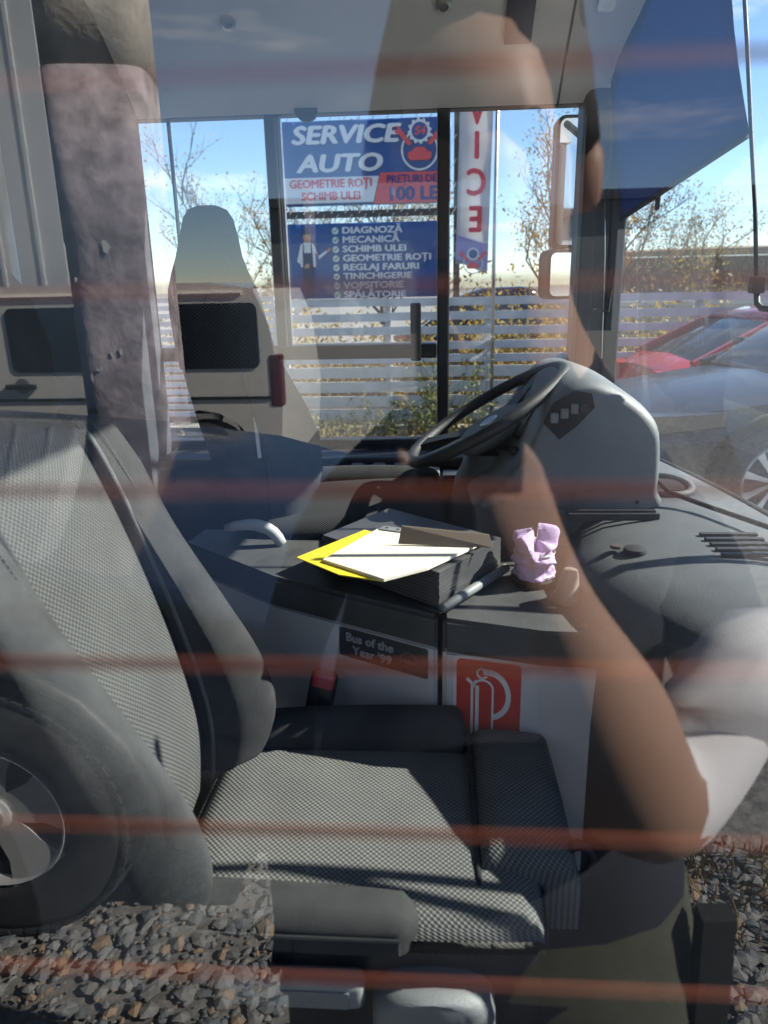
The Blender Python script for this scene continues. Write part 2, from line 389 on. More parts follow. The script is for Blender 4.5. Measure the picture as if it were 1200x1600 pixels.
obj('mirror_arm', tb([(.56, 2.36, 1.70), (.60, 2.55, 1.68), (.58, 2.80, 1.75), (.56, 2.84, 2.25), (.56, 2.45, 2.4)], .014, 8), BLK, bus, True)
# unseen wipers added outside the windscreen to cast shadow bars on the dash
for y0, y1 in ((.62, .95), (1.02, 1.30)):
    wp_ = obj('added_wiper_arm', tb([(xw(y0)+.12, y0, 1.16), (xw(y0)+.10, y0+.02, 1.30), (xw(y1)+.06, y1, 1.78)], [.014, .011, .008], 8), FRM, bus, True)
    obj('added_wiper_blade', tb([(xw(y1)+.075, y1-.16, 1.42), (xw(y1)+.055, y1, 1.78), (xw(y1)+.03, y1+.10, 2.08)], .009, 6), RUB, wp_)
# hooks and cords on the pillar
obj('pillar_hook', tb([at(922, 490, Y=2.2), at(926, 484, Y=2.2), at(950, 486, Y=2.2), at(953, 465, Y=2.2), at(955, 452, Y=2.2)], .006, 6), BLK, bus)
obj('pillar_cord', tb([at(952, 175, Y=2.2), at(957, 220, Y=2.2), at(945, 300, Y=2.2), at(945, 400, Y=2.2), at(940, 560, Y=2.2)], .0018, 5), STEEL, bus)

# ------------------------------------------------------------------ roller blind on the windscreen
bl = thing('sun_blind', 'blue roller blind half lowered over the windscreen in front of the driver', 'blind', (.66, 1.9, 1.97))
q0, q1 = Vector((.575, 2.22, 1.985)), Vector((.715, 1.66, 2.115))
BLUE = mat('blue blind cloth', (.035, .085, .23), .8, var=.12, scale=4)
_n = BLUE.node_tree.nodes; _l = BLUE.node_tree.links; _t = _n.new('ShaderNodeBsdfTranslucent'); _t.inputs[0].default_value = (.032, .085, .25, 1); _x = _n.new('ShaderNodeMixShader'); _x.inputs[0].default_value = .5
_l.new(_n['Principled BSDF'].outputs[0], _x.inputs[1]); _l.new(_t.outputs[0], _x.inputs[2]); _l.new(_x.outputs[0], _n['Material Output'].inputs[0])
rows = []
for j in range(8):
    t = j/7
    rows.append([q0.lerp(q1, i/10)*(1-t)+Vector((.50+.13*i/10, 2.235-.53*i/10, 2.61))*t+Vector((-.012*sin(pi*t)*(1+.5*sin(i*1.3)), 0, 0)) for i in range(11)])
obj('cloth', surf(new(), rows, .003, nrm=(1, 0, 0)), BLUE, bl, True)
obj('bottom_bar', tb([q0-Vector((0, 0, .004)), q1-Vector((0, 0, .004))], .007, 8), BLK, bl)
obj('roller_tube', tb([(.50, 2.235, 2.605), (.63, 1.705, 2.605)], .02, 10), STEEL, bl, True)
c = q0.lerp(q1, .36); obj('pull_tab', bx(c+Vector((-.006, -.012, -.045)), c+Vector((.004, .012, -.002)), .004), BLK, bl)
rb = thing('blind_guide', 'thin black guide rod of the blue blind, bent to a hook at its foot', 'rod', at(1180, 450, X=.70))
obj('rod', tb([at(1160, -60, X=.68), at(1167, 60, X=.69), at(1174, 214, X=.705), at(1180, 330, X=.71), at(1182, 445, X=.71)], .005, 8), BLK, rb, True)
obj('clamp', bx(at(1182, 445, X=.71)-Vector((.014, .018, .018)), at(1182, 445, X=.71)+Vector((.014, .012, .018)), .004), BLK, rb)
obj('hook', tb([at(1182, 450, X=.71), at(1183, 474, X=.712), at(1190, 482, X=.715), at(1215, 484, X=.72)], .007, 8), BLK, rb, True)

# ------------------------------------------------------------------ dashboard
da = thing('dashboard', 'dark grey dashboard with instrument hood and wide curved cover under the windscreen', 'dashboard', (.5, 1.3, .56))
def lx(y):
    pts_ = [(.06, .62), (.66, .60), (.74, .47), (.82, .40), (1.0, .31), (1.2, .275), (1.45, .33), (2.28, .36)]
    for (a, b), (c_, d) in zip(pts_, pts_[1:]):
        if y <= c_: return b+(d-b)*max(0, (y-a)/(c_-a))
    return .36
rows = []
for i in range(34):
    y = .70+i*(1.58/33); L = lx(y); Rr = xw(y)+.035; row = []
    for s, z in ((-.02, .57), (-.02, 1.0), (-.012, 1.19), (.0, 1.225), (.025, 1.255), (.07, 1.275)): row.append((L+s, y, z+.0*y))
    for k in range(1, 9):
        t = k/8; row.append((L+.07+(Rr-L-.07)*t, y, 1.275+.028*sin(pi*min(1, t*.95))-.03*t*t))
    rows.append(row)
obj('dash_cover', surf(new(), rows), DASH, da, True)
HX = [(.110, 1.285), (.150, 1.355), (.205, 1.425), (.235, 1.49), (.275, 1.555), (.320, 1.588), (.380, 1.586), (.455, 1.545), (.505, 1.495), (.520, 1.44), (.522, 1.34), (.50, 1.29)]
def crom(v, k=4):
    out = []; n = len(v)
    for i in range(n):
        p0, p1, p2, p3 = (Vector(v[(i+d) % n]) for d in (-1, 0, 1, 2))
        for j in range(k):
            t = j/k; q = .5*(2*p1+(p2-p0)*t+(2*p0-5*p1+4*p2-p3)*t*t+(3*p1-p0-3*p2+p3)*t**3); out.append((q.x, q.y))
    return out
HX = crom(HX)
def hood(y, s, dz=0):
    cx, cz = .33, 1.40; return [(cx+(x-cx)*s, y, max(1.285, cz+(z-cz)*s+dz)) for x, z in HX]
bm = new(); loft(bm, [hood(1.425, .90, -.010), hood(1.428, .93, -.007), hood(1.434, .955, -.004), hood(1.444, .975, -.002), hood(1.46, .99), hood(1.48, 1.0), hood(1.72, 1.02, .004), hood(1.95, 1.0), hood(1.99, .93)])
obj('instrument_hood', bm, DASHT, da, 60)
obj('hood_seam', tb([(.205, 1.4285, 1.352), (.33, 1.4275, 1.388), (.45, 1.4275, 1.452), (.488, 1.445, 1.478)], .0022, 6), BLK, da)
# instrument cluster, set in the slope facing the driver
Mi = frame((.236, 1.72, 1.484), (0, -1, 0), Vector((.09, 0, .14)))
obj('instrument_cluster', flat(Mi, rrect(.36, .12, .02), -.004, .014), BLK, da)
for k in range(3): obj('gauge', flat(Mi, circ(.045, 24, -.11+.11*k, 0), .0105, .003), PLAS, da)
ARCH = [(.248, 1.500), (.270, 1.545), (.315, 1.573), (.352, 1.566), (.360, 1.535), (.325, 1.495), (.285, 1.462)]
obj('hood_recess', prism(new(), [(x, 1.4245, z-.004) for x, z in ARCH], (0, .012, 0)), mat('black recess', (.010, .010, .011), .8), da)
for k in range(3): obj('dash_button', bx((.262+.022*k, 1.416, 1.497+.010*k), (.280+.022*k, 1.428, 1.520+.010*k), .003), PLAS, da)
obj('dash_knob', lathe(new(), [(0, 0), (.011, 0), (.010, .014), (0, .014)], (.335, 1.426, 1.530), (0, -1, 0), 14), BLK, da)
# lower cladding of the column and driver's side console with its switches
obj('column_cover', loft(new(), [sup(.16, 1.7, z, hx, .10, 16, 3) for z, hx in ((.6, .16), (1.1, .14), (1.3, .10), (1.38, .06))]), DASH, da, 50)
obj('knee_panel', prism(new(), [(.10, 1.43, .8), (.50, 1.43, .8), (.50, 1.43, 1.30), (.155, 1.43, 1.352), (.10, 1.43, 1.285)], (0, .5, 0)), DASH, da)
obj('side_console', bx((-.55, 2.02, 1.0), (.30, 2.13, 1.215), .02), BLK, da)
sw = obj('switch_panel', bx((-.28, 2.03, 1.217), (.02, 2.11, 1.232), .004), PLAS, da)
for k in range(4): obj('switch', bx((-.265+.07*k, 2.045, 1.233), (-.225+.07*k, 2.09, 1.252), .004), BLK, sw)
obj('document_clip', bx((.03, 2.03, 1.217), (.22, 2.10, 1.224), .002), STEEL, da)
ring = lathe(new(), [(.0, 0), (.024, 0), (.022, .006), (.012, .009), (0, .009)], (.40, 1.16, 1.287), (0, 0, 1), 20); obj('dash_plug', ring, RUB, da, 40)
obj('dash_plug', lathe(new(), [(0, 0), (.012, 0), (.011, .006), (0, .007)], (.367, 1.18, 1.286), (0, 0, 1), 16), mat('brown plastic plug', (.07, .055, .045), .5), da, 40)
for x_, z_ in ((.16, 1.31), (.47, 1.31), (.30, 1.33)): obj('dash_screw', lathe(new(), [(0, 0), (.006, 0), (.005, .003), (0, .003)], (x_, 1.428, z_), (0, -1, 0), 10), RUB, da)
obj('glove_flap', bx((.19, 1.4225, 1.295), (.33, 1.4285, 1.335), .003), DASH, da)
for k in range(5): obj('vent_slat', bx((.545+.0*k, 1.10+.03*k, 1.296), (.66, 1.112+.03*k, 1.303), .002), BLK, da)
# defroster slots and loose cables behind the hood
obj('defroster_slot', bx((.30, 1.375, 1.288), (.50, 1.383, 1.306), .002), BLK, da); obj('defroster_slot', bx((.30, 1.345, 1.290), (.50, 1.353, 1.307), .002), BLK, da)
obj('well_ring', tb([(.585+.065*cos(a*pi/9), 1.62+.10*sin(a*pi/9), 1.30) for a in range(18)], .010, 8, True), DASHT, da, True)
obj('well', lathe(new(), [(0, 0), (.062, 0), (.062, .012), (0, .013)], (.585, 1.62, 1.289), (0, 0, 1), 20), RUB, da)
ca = obj('cable', tb([(.53, 1.50, 1.345), (.55, 1.46, 1.325), (.60, 1.40, 1.315), (.66, 1.30, 1.31), (.72, 1.20, 1.305), (.76, 1.1, 1.30)], .006, 8), RUB, None, True)
tag(ca, 'black cable running from behind the instrument hood along the dashboard', 'cable')
# ------------------------------------------------------------------ steering wheel
sw_c = Vector((.135, 1.68, 1.475))
st = thing('steering_wheel', 'black bus steering wheel with grey centre pad, tilted nearly flat', 'steering wheel', sw_c)
ex = Vector((cos(R(31)), 0, sin(R(31)))); ey = Vector((0, 1, 0)); en = ex.cross(ey)
wp = lambda u, v, w=0: sw_c+ex*u+ey*v+en*w
obj('rim', tb([wp(.225*cos(a*pi/32), .225*sin(a*pi/32)) for a in range(64)], .0155, 14, True), mat('black grained grip', (.028, .029, .031), .48, var=.3, bump=.5, bscale=300), st, True)
for a in (R(28), R(152), R(208), R(332)):
    d = (cos(a), sin(a)); p = (-d[1], d[0])
    obj('spoke', loft(new(), [[wp(d[0]*r+p[0]*w*sg, d[1]*r+p[1]*w*sg, h-.02*(1-r/.22)*2) for sg, h in ((1, .007), (-1, .007), (-1, -.009), (1, -.009))] for r, w in ((.06, .035), (.13, .020), (.19, .020), (.218, .030))]), BLK, st)
hub = obj('hub', loft(new(), [[wp(.105*s*abs(cos(a))**.7*(1 if cos(a) > 0 else -1), .10*s*abs(sin(a))**.7*(1 if sin(a) > 0 else -1), h) for a in (2*pi*j/24+.01 for j in range(24))] for s, h in ((.7, -.075), (.95, -.06), (1, -.045), (.97, -.03), (.8, -.020), (.4, -.016))]), DASHT, st, 50)
obj('emblem', loft(new(), [[wp(.026*s*cos(a), .034*s*sin(a)-.03, h) for a in (2*pi*j/20 for j in range(20))] for s, h in ((1, -.022), (1, -.013), (.8, -.011))]), STEEL, hub)
obj('column', tb([wp(0, 0, -.06), wp(-.0, 0, -.20)], .045, 16), BLK, st, True)
obj('stalk', tb([wp(.0, -.06, -.09), wp(.02, -.15, -.085), wp(.02, -.19, -.08)], [.008, .009, .011], 8), BLK, st, True)

# ------------------------------------------------------------------ console between driver and guide seat
co = thing('console', 'grey engine hump console with black top between driver and guide seat', 'console', (-.1, 1.3, .56))
Apt, A2, B, Cc = Vector((-.62, 1.45, 0)), Vector((-.35, 1.225, 0)), Vector((.012, 1.03, 0)), Vector((.40, .972, 0))
TOP = mat('black console top', (.062, .064, .064), .55, var=.3, scale=9, bump=.3, bscale=300)
def slab(pts_, z0, z1, m_, nm):
    bm = new(); prism(bm, [Vector((p[0], p[1], z0)) for p in pts_], (0, 0, z1-z0))
    bmesh.ops.bevel(bm, geom=[e for e in bm.edges], offset=.008, segments=3, affect='EDGES'); return obj(nm, bm, m_, co, 40)
slab([Apt, A2, B-Vector((.004, -.002, 0)), (.004, 1.545, 0), (-.60, 1.56, 0)], 1.13, 1.20, TOP, 'top_panel')
slab([B+Vector((.006, 0, 0)), (.20, .985), (.33, .968), Cc+Vector((.012, 0, 0)), (.34, 1.30, 0), (.30, 1.545, 0), (.012, 1.545, 0)], 1.125, 1.196, TOP, 'top_panel')
ins = Vector((0, .018, 0))
slab([Apt+ins, A2+ins, B+ins-Vector((.004, 0, 0)), (.003, 1.53, 0), (-.59, 1.54, 0)], .56, 1.128, PANEL, 'side_panel')
slab([B+ins+Vector((.006, 0, 0)), Vector((.20, .985, 0))+ins, Vector((.33, .968, 0))+ins, Cc+ins, (.40, 1.25, 0), (.30, 1.53, 0), (.012, 1.53, 0)], .56, 1.122, PANEL, 'side_panel')
pg = Vector((.262, 1.12, 1.197)); obj('peg', lathe(new(), [(0, 0), (.032, 0), (.031, .008), (.024, .014), (.017, .055), (.013, .066), (0, .068)], pg, (.10, 0, 1), 20), mat('brown grey rubber peg', (.15, .125, .115), .5), co, 40)
for p in ((.33, 1.035), (.275, 1.0)): obj('screw', lathe(new(), [(0, 0), (.010, 0), (.008, .004), (0, .005)], (p[0], p[1], 1.197), (0, 0, 1), 12), mat('rusty screw', (.22, .12, .06), .6), co)
# small plate: Bus of the Year '99
d1 = (B-A2).normalized(); nrm = Vector((d1.y, -d1.x, 0))
def onA(x, y):    # where the line of sight meets the angled side panel
    d = rt*((x-600)/F)-up*((y-800)/F)+fwd; p0 = A2+ins; return CAM+d*((p0-CAM).dot(nrm)/d.dot(nrm))
p_tl, p_br = onA(529, 982), onA(668, 1056)
ctr = onA(598, 1018); Mp = frame(ctr+nrm*.001, d1, (0, 0, 1)); pw = (p_br-p_tl).dot(d1); ph = .066
pl = obj('plate', flat(Mp, rrect(pw, ph, .005), 0, .002), mat('grey black nameplate', (.05, .052, .055), .4), co)
pl['label'] = "dark nameplate reading Bus of the Year '99"
SILV = mat('silver print', (.42, .43, .44), .4)
GREYP = mat('grey print', (.16, .165, .17), .4)
text('lettering', 'Bus of the', Mp @ Matrix.Translation((-.03, .014, 0)), .027, SILV, pl, 1.05, 0, .0006, .0025)
text('lettering', "Year '99", Mp @ Matrix.Translation((-.024, -.014, 0)), .027, SILV, pl, 1.05, 0, .0006, .0025)
text('lettering', 'MAN', Mp @ Matrix.Translation((.063, -.006, 0)), .013, GREYP, pl, 1.3, 0, .0006, .0025)
obj('logo_arc', flat(Mp, band(.018, .020, R(5), R(175), 16, .063, -.004), .002, .0008), GREYP, pl)
obj('logo_mark', flat(Mp, [(.056, -.021), (.07, -.021), (.066, -.017), (.06, -.018)], .002, .0008), GREYP, pl)
# red sticker with the fire extinguisher sign
Ms = frame((.128, 1.0105, 1.04), Vector((.188, -.045, 0)), (0, 0, 1)); Ms.translation = Vector((.107, 1.0315, 1.024))+Vector((-.23, -.97, 0)).normalized()*.004
stk = obj('sticker', flat(Ms, rrect(.138, .185, .014), 0, .0012), mat('sticker white border', (.75, .75, .74), .45), co); stk['label'] = 'red fire extinguisher sticker with white border'
obj('sticker_field', flat(Ms, rrect(.125, .172, .010), .0014, .0008), RED, stk)
WS = mat('sticker white print', (.78, .78, .77), .45)
Mk = Ms @ Matrix.Translation((0, .012, 0))
obj('sign_mark', flat(Mk, band(.043, .055, R(-75), R(105), 20, .0, .002, .8), .0024, .0008), WS, stk)
obj('sign_mark', flat(Mk, band(.008, .012, R(60), R(330), 14, -.012, .047), .0024, .0008), WS, stk)
obj('sign_mark', flat(Mk, [(-.034, -.09), (-.029, -.09), (-.029, .018), (-.024, .028), (-.024, .033), (-.034, .022)], .0024, .0008), WS, stk)
obj('sign_mark', flat(Mk, [(-.025, -.09), (-.018, -.09), (-.018, .02), (-.025, .02)], .0024, .0008), WS, stk)
obj('sign_mark', flat(Mk, band(.017, .021, R(0), R(180), 14, -.010, .014), .0024, .0008), WS, stk)
obj('sign_mark', flat(Mk, [(.007, -.09), (.011, -.09), (.011, .014), (.007, .014)], .0024, .0008), WS, stk)
obj('sign_mark', flat(Mk, [(-.044, .030), (-.040, .036), (-.026, .022), (-.028, .017)], .0024, .0008), WS, stk)

# ------------------------------------------------------------------ things lying on the console
P0, P1, P2 = at(684, 955, Z=1.203), at(783, 892, Z=1.203), at(498, 886, Z=1.203)
bd = thing('document_binder', 'thick black display binder with papers lying open on the console', 'binder', (P0+P1)/2)
e1, e2 = (P1-P0), (P2-P0)
for k in range(11):
    z = .004+.0068*k; j = random.uniform(-.003, .003); s = 1-.012*(k % 3)
    q = [P0+e1*.02+e2*(.0+j), P0+e1*(.98)+e2*(0+j*.6), P0+e1*.98+e2*.97*s, P0+e1*.02+e2*.97*s]
    obj('sleeve', prism(new(), [v+Vector((0, 0, z)) for v in q], (0, 0, .0056)), mat('black binder sleeve', (.075, .075, .077), .35, var=.2), bd)
obj('cover', prism(new(), [P0-e1*.03-e2*.03, P1+e1*.03-e2*.03, P1+e1*.03+e2*1.02, P2-e1*.03+e2*.02], (0, 0, .003)), BLK, bd)
obj('spine_bar', tb([P0-e2*.035+Vector((0, 0, .010)), P1-e2*.035+Vector((0, 0, .010))], .010, 10), PLAS, bd, True)
zt = 1.203+.081
def tri(px): return [at(x, y, Z=zt) for x, y in px]
yc = tri([(464, 872), (570, 829), (640, 850), (598, 909), (530, 899)])
obj('yellow_divider', prism(new(), yc, (0, 0, .002)), YEL, bd)
pp = tri([(505, 880), (590, 832), (760, 850), (668, 893), (600, 911)])
bm = new(); prism(bm, [v+Vector((0, 0, .0025)) for v in pp], (0, 0, .006)); obj('page', bm, PAPER, bd)
fl = [at(622, 850, Z=zt+.012), at(770, 856, Z=zt+.010), at(764, 836, Z=zt+.03), at(628, 822, Z=zt+.045)]
obj('flap', prism(new(), fl, (0, .003, .001)), mat('brown cover flap', (.13, .10, .075), .5), bd)
strip = tri([(592, 834), (756, 856), (764, 852), (600, 829)])
ps = obj('punched_strip', prism(new(), [v+Vector((0, 0, .0095)) for v in strip], (0, 0, .002)), PLAS, bd)
for k in range(9):
    c = strip[0].lerp(strip[1], (k+.5)/9).lerp(strip[3].lerp(strip[2], (k+.5)/9), .5)
    obj('punch_hole', lathe(new(), [(0, 0), (.003, 0), (.003, .001), (0, .001)], c+Vector((0, 0, .0116)), (0, 0, 1), 8), RUB, ps)
cup_c = at(833, 908, Z=1.197)
cp = thing('cup_holder', 'black ring cup holder with wire hoops stuffed with a cloth', 'cup holder', cup_c)
obj('base', lathe(new(), [(0, 0), (.047, 0), (.048, .012), (.040, .014), (0, .012)], cup_c, (0, 0, 1), 28), BLK, cp, 40)
for h in (.022, .068): obj('hoop', tb([cup_c+Vector((.042*cos(a*pi/16), .042*sin(a*pi/16), h)) for a in range(32)], .0018, 6, True), STEEL, cp, True)
for a in (.4, 2.5, 4.6): obj('wire', tb([cup_c+Vector((.043*cos(a), .043*sin(a), .01)), cup_c+Vector((.043*cos(a), .043*sin(a), .068))], .0016, 6), STEEL, cp)
bm = new(); rings = []
for i in range(46):
    t = i/45; rr = .040+.004*sin(t*17)+.002*sin(t*31); rr *= (1 if t < .88 else max(.12, 1-((t-.88)/.12)**2*.8)); ring_ = []
    for j in range(72):
        a = 2*pi*j/72; k = 1+.012*sin(19*a-t*30)+.07*sin(3*a+t*9)+.04*sin(7*a-t*14)+.02*sin(13*a+t*22)
        hz = .086*t+(.020*sin(2*a+1)+.010*sin(5*a) if t > .8 else .004*sin(4*a+t*12))*min(1, t*1.2)
        ring_.append(cup_c+Vector((rr*k*cos(a), rr*k*sin(a), .013+max(0, hz))))
    rings.append(ring_)
loft(bm, rings); cl = obj('cleaning_cloth', bm, mat('lilac microfibre cloth', (.58, .44, .72), .95, var=.25, scale=60, bump=1, bscale=500, spec=.1), None, True)
tag(cl, 'crumpled lilac cleaning cloth stuffed into the wire cup holder', 'cloth')

# ================================================================== seats
def padded(lo, hi, r=.03, crown=.0, n=10, round_=.12, tilt=0, uvs=True):
    """upholstered block: rolled edges, a crowned top, sides to the bottom"""
    lo, hi = Vector(lo), Vector(hi); c = (lo+hi)/2; h = (hi-lo)/2; H = hi.z-lo.z
    def axis(hw):
        e = [(-1, H), (-1, H*.5), (-1, r), (-1+.3*r/hw*.35, r*.55), (-1+r/hw*.45, r*.2), (-1+r/hw, .0)]
        inner = [(-1+r/hw+(2-2*r/hw)*k/n, 0) for k in range(1, n)]
        return e+inner+[(-a, d) for a, d in e[::-1]]
    rows = []
    for v, dv in axis(h.y):
        row = []
        for u, du in axis(h.x):
            k = sqrt_(1-round_*v*v*u*u*.5)
            row.append((c.x+h.x*u*k, c.y+h.y*v*k, hi.z-max(du, dv)+crown*(1-u*u)*(1-v*v)+tilt*u))
        rows.append(row)
    return surf(new(), rows)
sqrt_ = math.sqrt
ps_ = thing('passenger_seat', 'grey woven guide seat in the foreground facing the windscreen, empty', 'seat', (-.15, .76, .56))
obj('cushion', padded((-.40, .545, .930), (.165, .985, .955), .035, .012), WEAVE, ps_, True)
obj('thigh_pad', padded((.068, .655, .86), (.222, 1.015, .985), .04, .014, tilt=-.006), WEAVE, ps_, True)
obj('side_bolster', padded((-.42, .528, .935), (-.02, .615, .984), .024, .006, tilt=-.008, round_=.5), SEATB, ps_, True)
obj('side_bolster', padded((-.40, .955, .80), (.062, 1.055, 1.005), .04, .012, tilt=.01), SEATB, ps_, True)
obj('cushion_base', bx((-.40, .560, .72), (.150, 1.03, .934), .012, 3), BLK, ps_, 50)
obj('seam', tb([(.067, .63, .957), (.066, .80, .972), (.066, 1.0, .975)], .005, 6), SEATB, ps_, True)
obj('seam', tb([(-.045, .529, .958), (-.20, .526, .962), (-.40, .526, .966)], .003, 6), BLK, ps_)
obj('rail_box', bx((-.34, .56, .57), (.12, 1.0, .695), .02), BLK, ps_)
lv = obj('adjusting_lever', bx((-.30, .515, .845), (-.095, .552, .893), .012, 3), PLAS, ps_, 40)
obj('lever_inlay', bx((-.215, .5125, .853), (-.115, .5165, .882), .0015), DASHT, lv)
obj('front_shell', loft(new(), [sup(.0, y, .825, hx, .058, 18, 3, 'y') for y, hx in ((.50, .05), (.506, .075), (.52, .085), (.62, .09))]), DASHT, ps_, 50)
obj('recline_handle', tb([(.222+.022*cos(a), .70, .945+.030*sin(a)) for a in (R(-140+i*14) for i in range(21))], .008, 8), BLK, ps_, True)
# backrest: insert, two bolsters, shell
spine = [(.86, -.43), (.95, -.415), (1.05, -.41), (1.15, -.425), (1.27, -.455), (1.40, -.495), (1.50, -.53), (1.57, -.56), (1.605, -.585)]
prot = [.03, .075, .100, .095, .065, .030, .012, .004, .0]
def refine(v, k=4):
    out = []
    for i in range(len(v)-1):
        p0, p1, p2, p3 = v[max(0, i-1)], v[i], v[i+1], v[min(len(v)-1, i+2)]
        for j in range(k):
            t = j/k; out.append(.5*(2*p1+(p2-p0)*t+(2*p0-5*p1+4*p2-p3)*t*t+(3*p1-p0-3*p2+p3)*t**3))
    return out+[v[-1]]
spine = list(zip(refine([a for a, b in spine]), refine([b for a, b in spine]))); prot = [max(0, v) for v in refine(prot)]
rows = [[(x+.012*sin(pi*(j/10))-.012, (.575+.32*j/10), z) for j in range(11)] for z, x in spine]
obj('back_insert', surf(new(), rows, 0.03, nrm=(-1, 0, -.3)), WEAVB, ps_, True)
def bolster(y0, y1, flip, nm, m_):
    rings = []
    for (z, x), p in zip(spine, prot):
        w = (y1-y0)*(1 if z < 1.5 else 1-(z-1.5)*2.2); a = y0 if not flip else y1
        s = 1 if not flip else -1; ring_ = []
        for k in range(14):
            t = k/13
            yy = a+s*w*t; xx = x+p*1.15*sin(pi*min(1, .15+t*.85))**.8
            ring_.append((xx, yy, z+.02*(1 if z > 1.5 else 0)*0))
        ring_ += [(x-.10, a+s*w, z), (x-.10, a, z)]
        rings.append(ring_)
    return obj(nm, loft(new(), rings, uv=True), m_, ps_, 50)
bolster(.895, 1.035, False, 'back_bolster', SEATB)
bolster(.485, .575, True, 'back_bolster', mat('dark grey seat velour', (.065, .067, .068), .9, var=.3, scale=14, bump=.6, bscale=900, spec=.2))
obj('back_shell', loft(new(), [sup(x-.085, .76, z, .055, .265*(1 if z < 1.5 else 1-(z-1.5)*1.5), 24, 4) for z, x in spine]), BLK, ps_, 50)
obj('piping', tb([(x+.008, .897, z) for z, x in spine[1:]], .005, 6), SEATP, ps_, True); obj('piping', tb([(x+.006, .573, z) for z, x in spine[1:]], .005, 6), SEATB, ps_, True)
for yq, xo in ((.935, .55), (.548, .6)):
    bm = new()
    for i in range(2, len(spine)-3):
        z, x = spine[i]; z2, x2 = spine[i+1]; pr0 = prot[i]*1.13*xo+.004; pr2 = prot[i+1]*1.13*xo+.004
        a_ = Vector((x+pr0+.004, yq, z)); b_ = Vector((x2+pr2+.004, yq, z2))
        for q in range(3): tube(bm, [a_.lerp(b_, q/3), a_.lerp(b_, q/3+.22)], .0016, 4)
    obj('stitching', bm, SEATP, ps_)['kind'] = 'stuff'
obj('headrest', loft(new(), [sup(x, .76, z, hx, hy, 24, 3) for z, x, hx, hy in ((1.60, -.615, .03, .12), (1.64, -.62, .05, .135), (1.72, -.63, .058, .14), (1.80, -.645, .055, .13), (1.85, -.655, .035, .10), (1.865, -.66, .01, .05))], uv=True), SEATB, ps_, 60)
# belt buckle
bk = at(503, 1090, Y=1.10)+Vector((0, 0, .01))
kb = thing('belt_buckle', 'black seat belt buckle with red release button beside the passenger seat', 'buckle', bk-Vector((0, 0, .09)))
Mb = Matrix.Translation(bk) @ Matrix.Rotation(R(12), 4, 'Y') @ Matrix.Scale(1.35, 4)
obj('housing', bx((-.021, -.013, -.040), (.021, .013, .034), .006, 2, Mb), BLK, kb, 40)
obj('release_button', bx((-.017, -.0145, .016), (.017, .011, .0385), .003, 2, Mb), mat('red button', (.55, .05, .045), .3), kb)
obj('strap', tb([Mb @ Vector((0, 0, -.038)), bk+Vector((-.015, 0, -.07)), bk+Vector((-.03, -.01, -.13))], .009, 8), BLK, kb)

dsx = thing('driver_seat', 'tall grey driver seat with integrated headrest facing the steering wheel', 'seat', (-.35, 1.7, .56))
DR = [(1.15, -.52, -.37, .15), (1.22, -.54, -.335, .17), (1.30, -.56, -.310, .18), (1.40, -.59, -.314, .18), (1.49, -.612, -.35, .178), (1.57, -.63, -.392, .172), (1.625, -.642, -.420, .162)]
def yz(z, a, b, w, e=3.2): return sup((a+b)/2, 1.70, z, (b-a)/2, w, 28, e)
obj('backrest', loft(new(), [yz(*r) for r in DR]), SEATB, dsx, 60)
DU = [(1.612, -.645, -.416, .165), (1.68, -.655, -.434, .152), (1.75, -.665, -.448, .132), (1.80, -.667, -.460, .110), (1.84, -.658, -.475, .088), (1.88, -.644, -.488, .074), (1.93, -.630, -.495, .068), (1.97, -.618, -.504, .060), (1.99, -.605, -.516, .045), (1.998, -.585, -.535, .025)]
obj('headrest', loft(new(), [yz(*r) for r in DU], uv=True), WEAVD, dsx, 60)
obj('bolster_seam', tb([(-.46, 1.532, 1.60), (-.44, 1.526, 1.53), (-.425, 1.520, 1.45), (-.41, 1.519, 1.36), (-.41, 1.526, 1.25), (-.415, 1.545, 1.18)], .006, 6), RUB, dsx, True)
obj('torn_foam', prism(new(), [(-.437, 1.522, 1.50), (-.427, 1.518, 1.46), (-.424, 1.516, 1.40), (-.432, 1.516, 1.40), (-.435, 1.518, 1.45)], (0, -.006, 0)), WHT, dsx)
obj('cushion', padded((-.46, 1.47, 1.10), (.03, 1.94, 1.245), .04, .012, tilt=.012), WEAVD, dsx, True)
obj('side_bolster', padded((-.40, 1.87, 1.12), (.02, 1.96, 1.275), .035, .008), SEATB, dsx, True)
obj('pedestal', loft(new(), [sup(-.2, 1.7, z, a, b, 20, 4) for z, a, b in ((.57, .20, .2), (.8, .18, .18), (.98, .22, .22), (1.10, .24, .23))]), BLK, dsx, 50)
obj('side_trim', tb(bez(at(352, 826, Y=1.43), at(420, 806, Y=1.43), at(440, 850, Y=1.43), 8), [.010, .013, .014, .015, .016, .016, .016, .015, .014], 8), mat('pale grey plastic trim', (.42, .43, .43), .5), dsx, True)
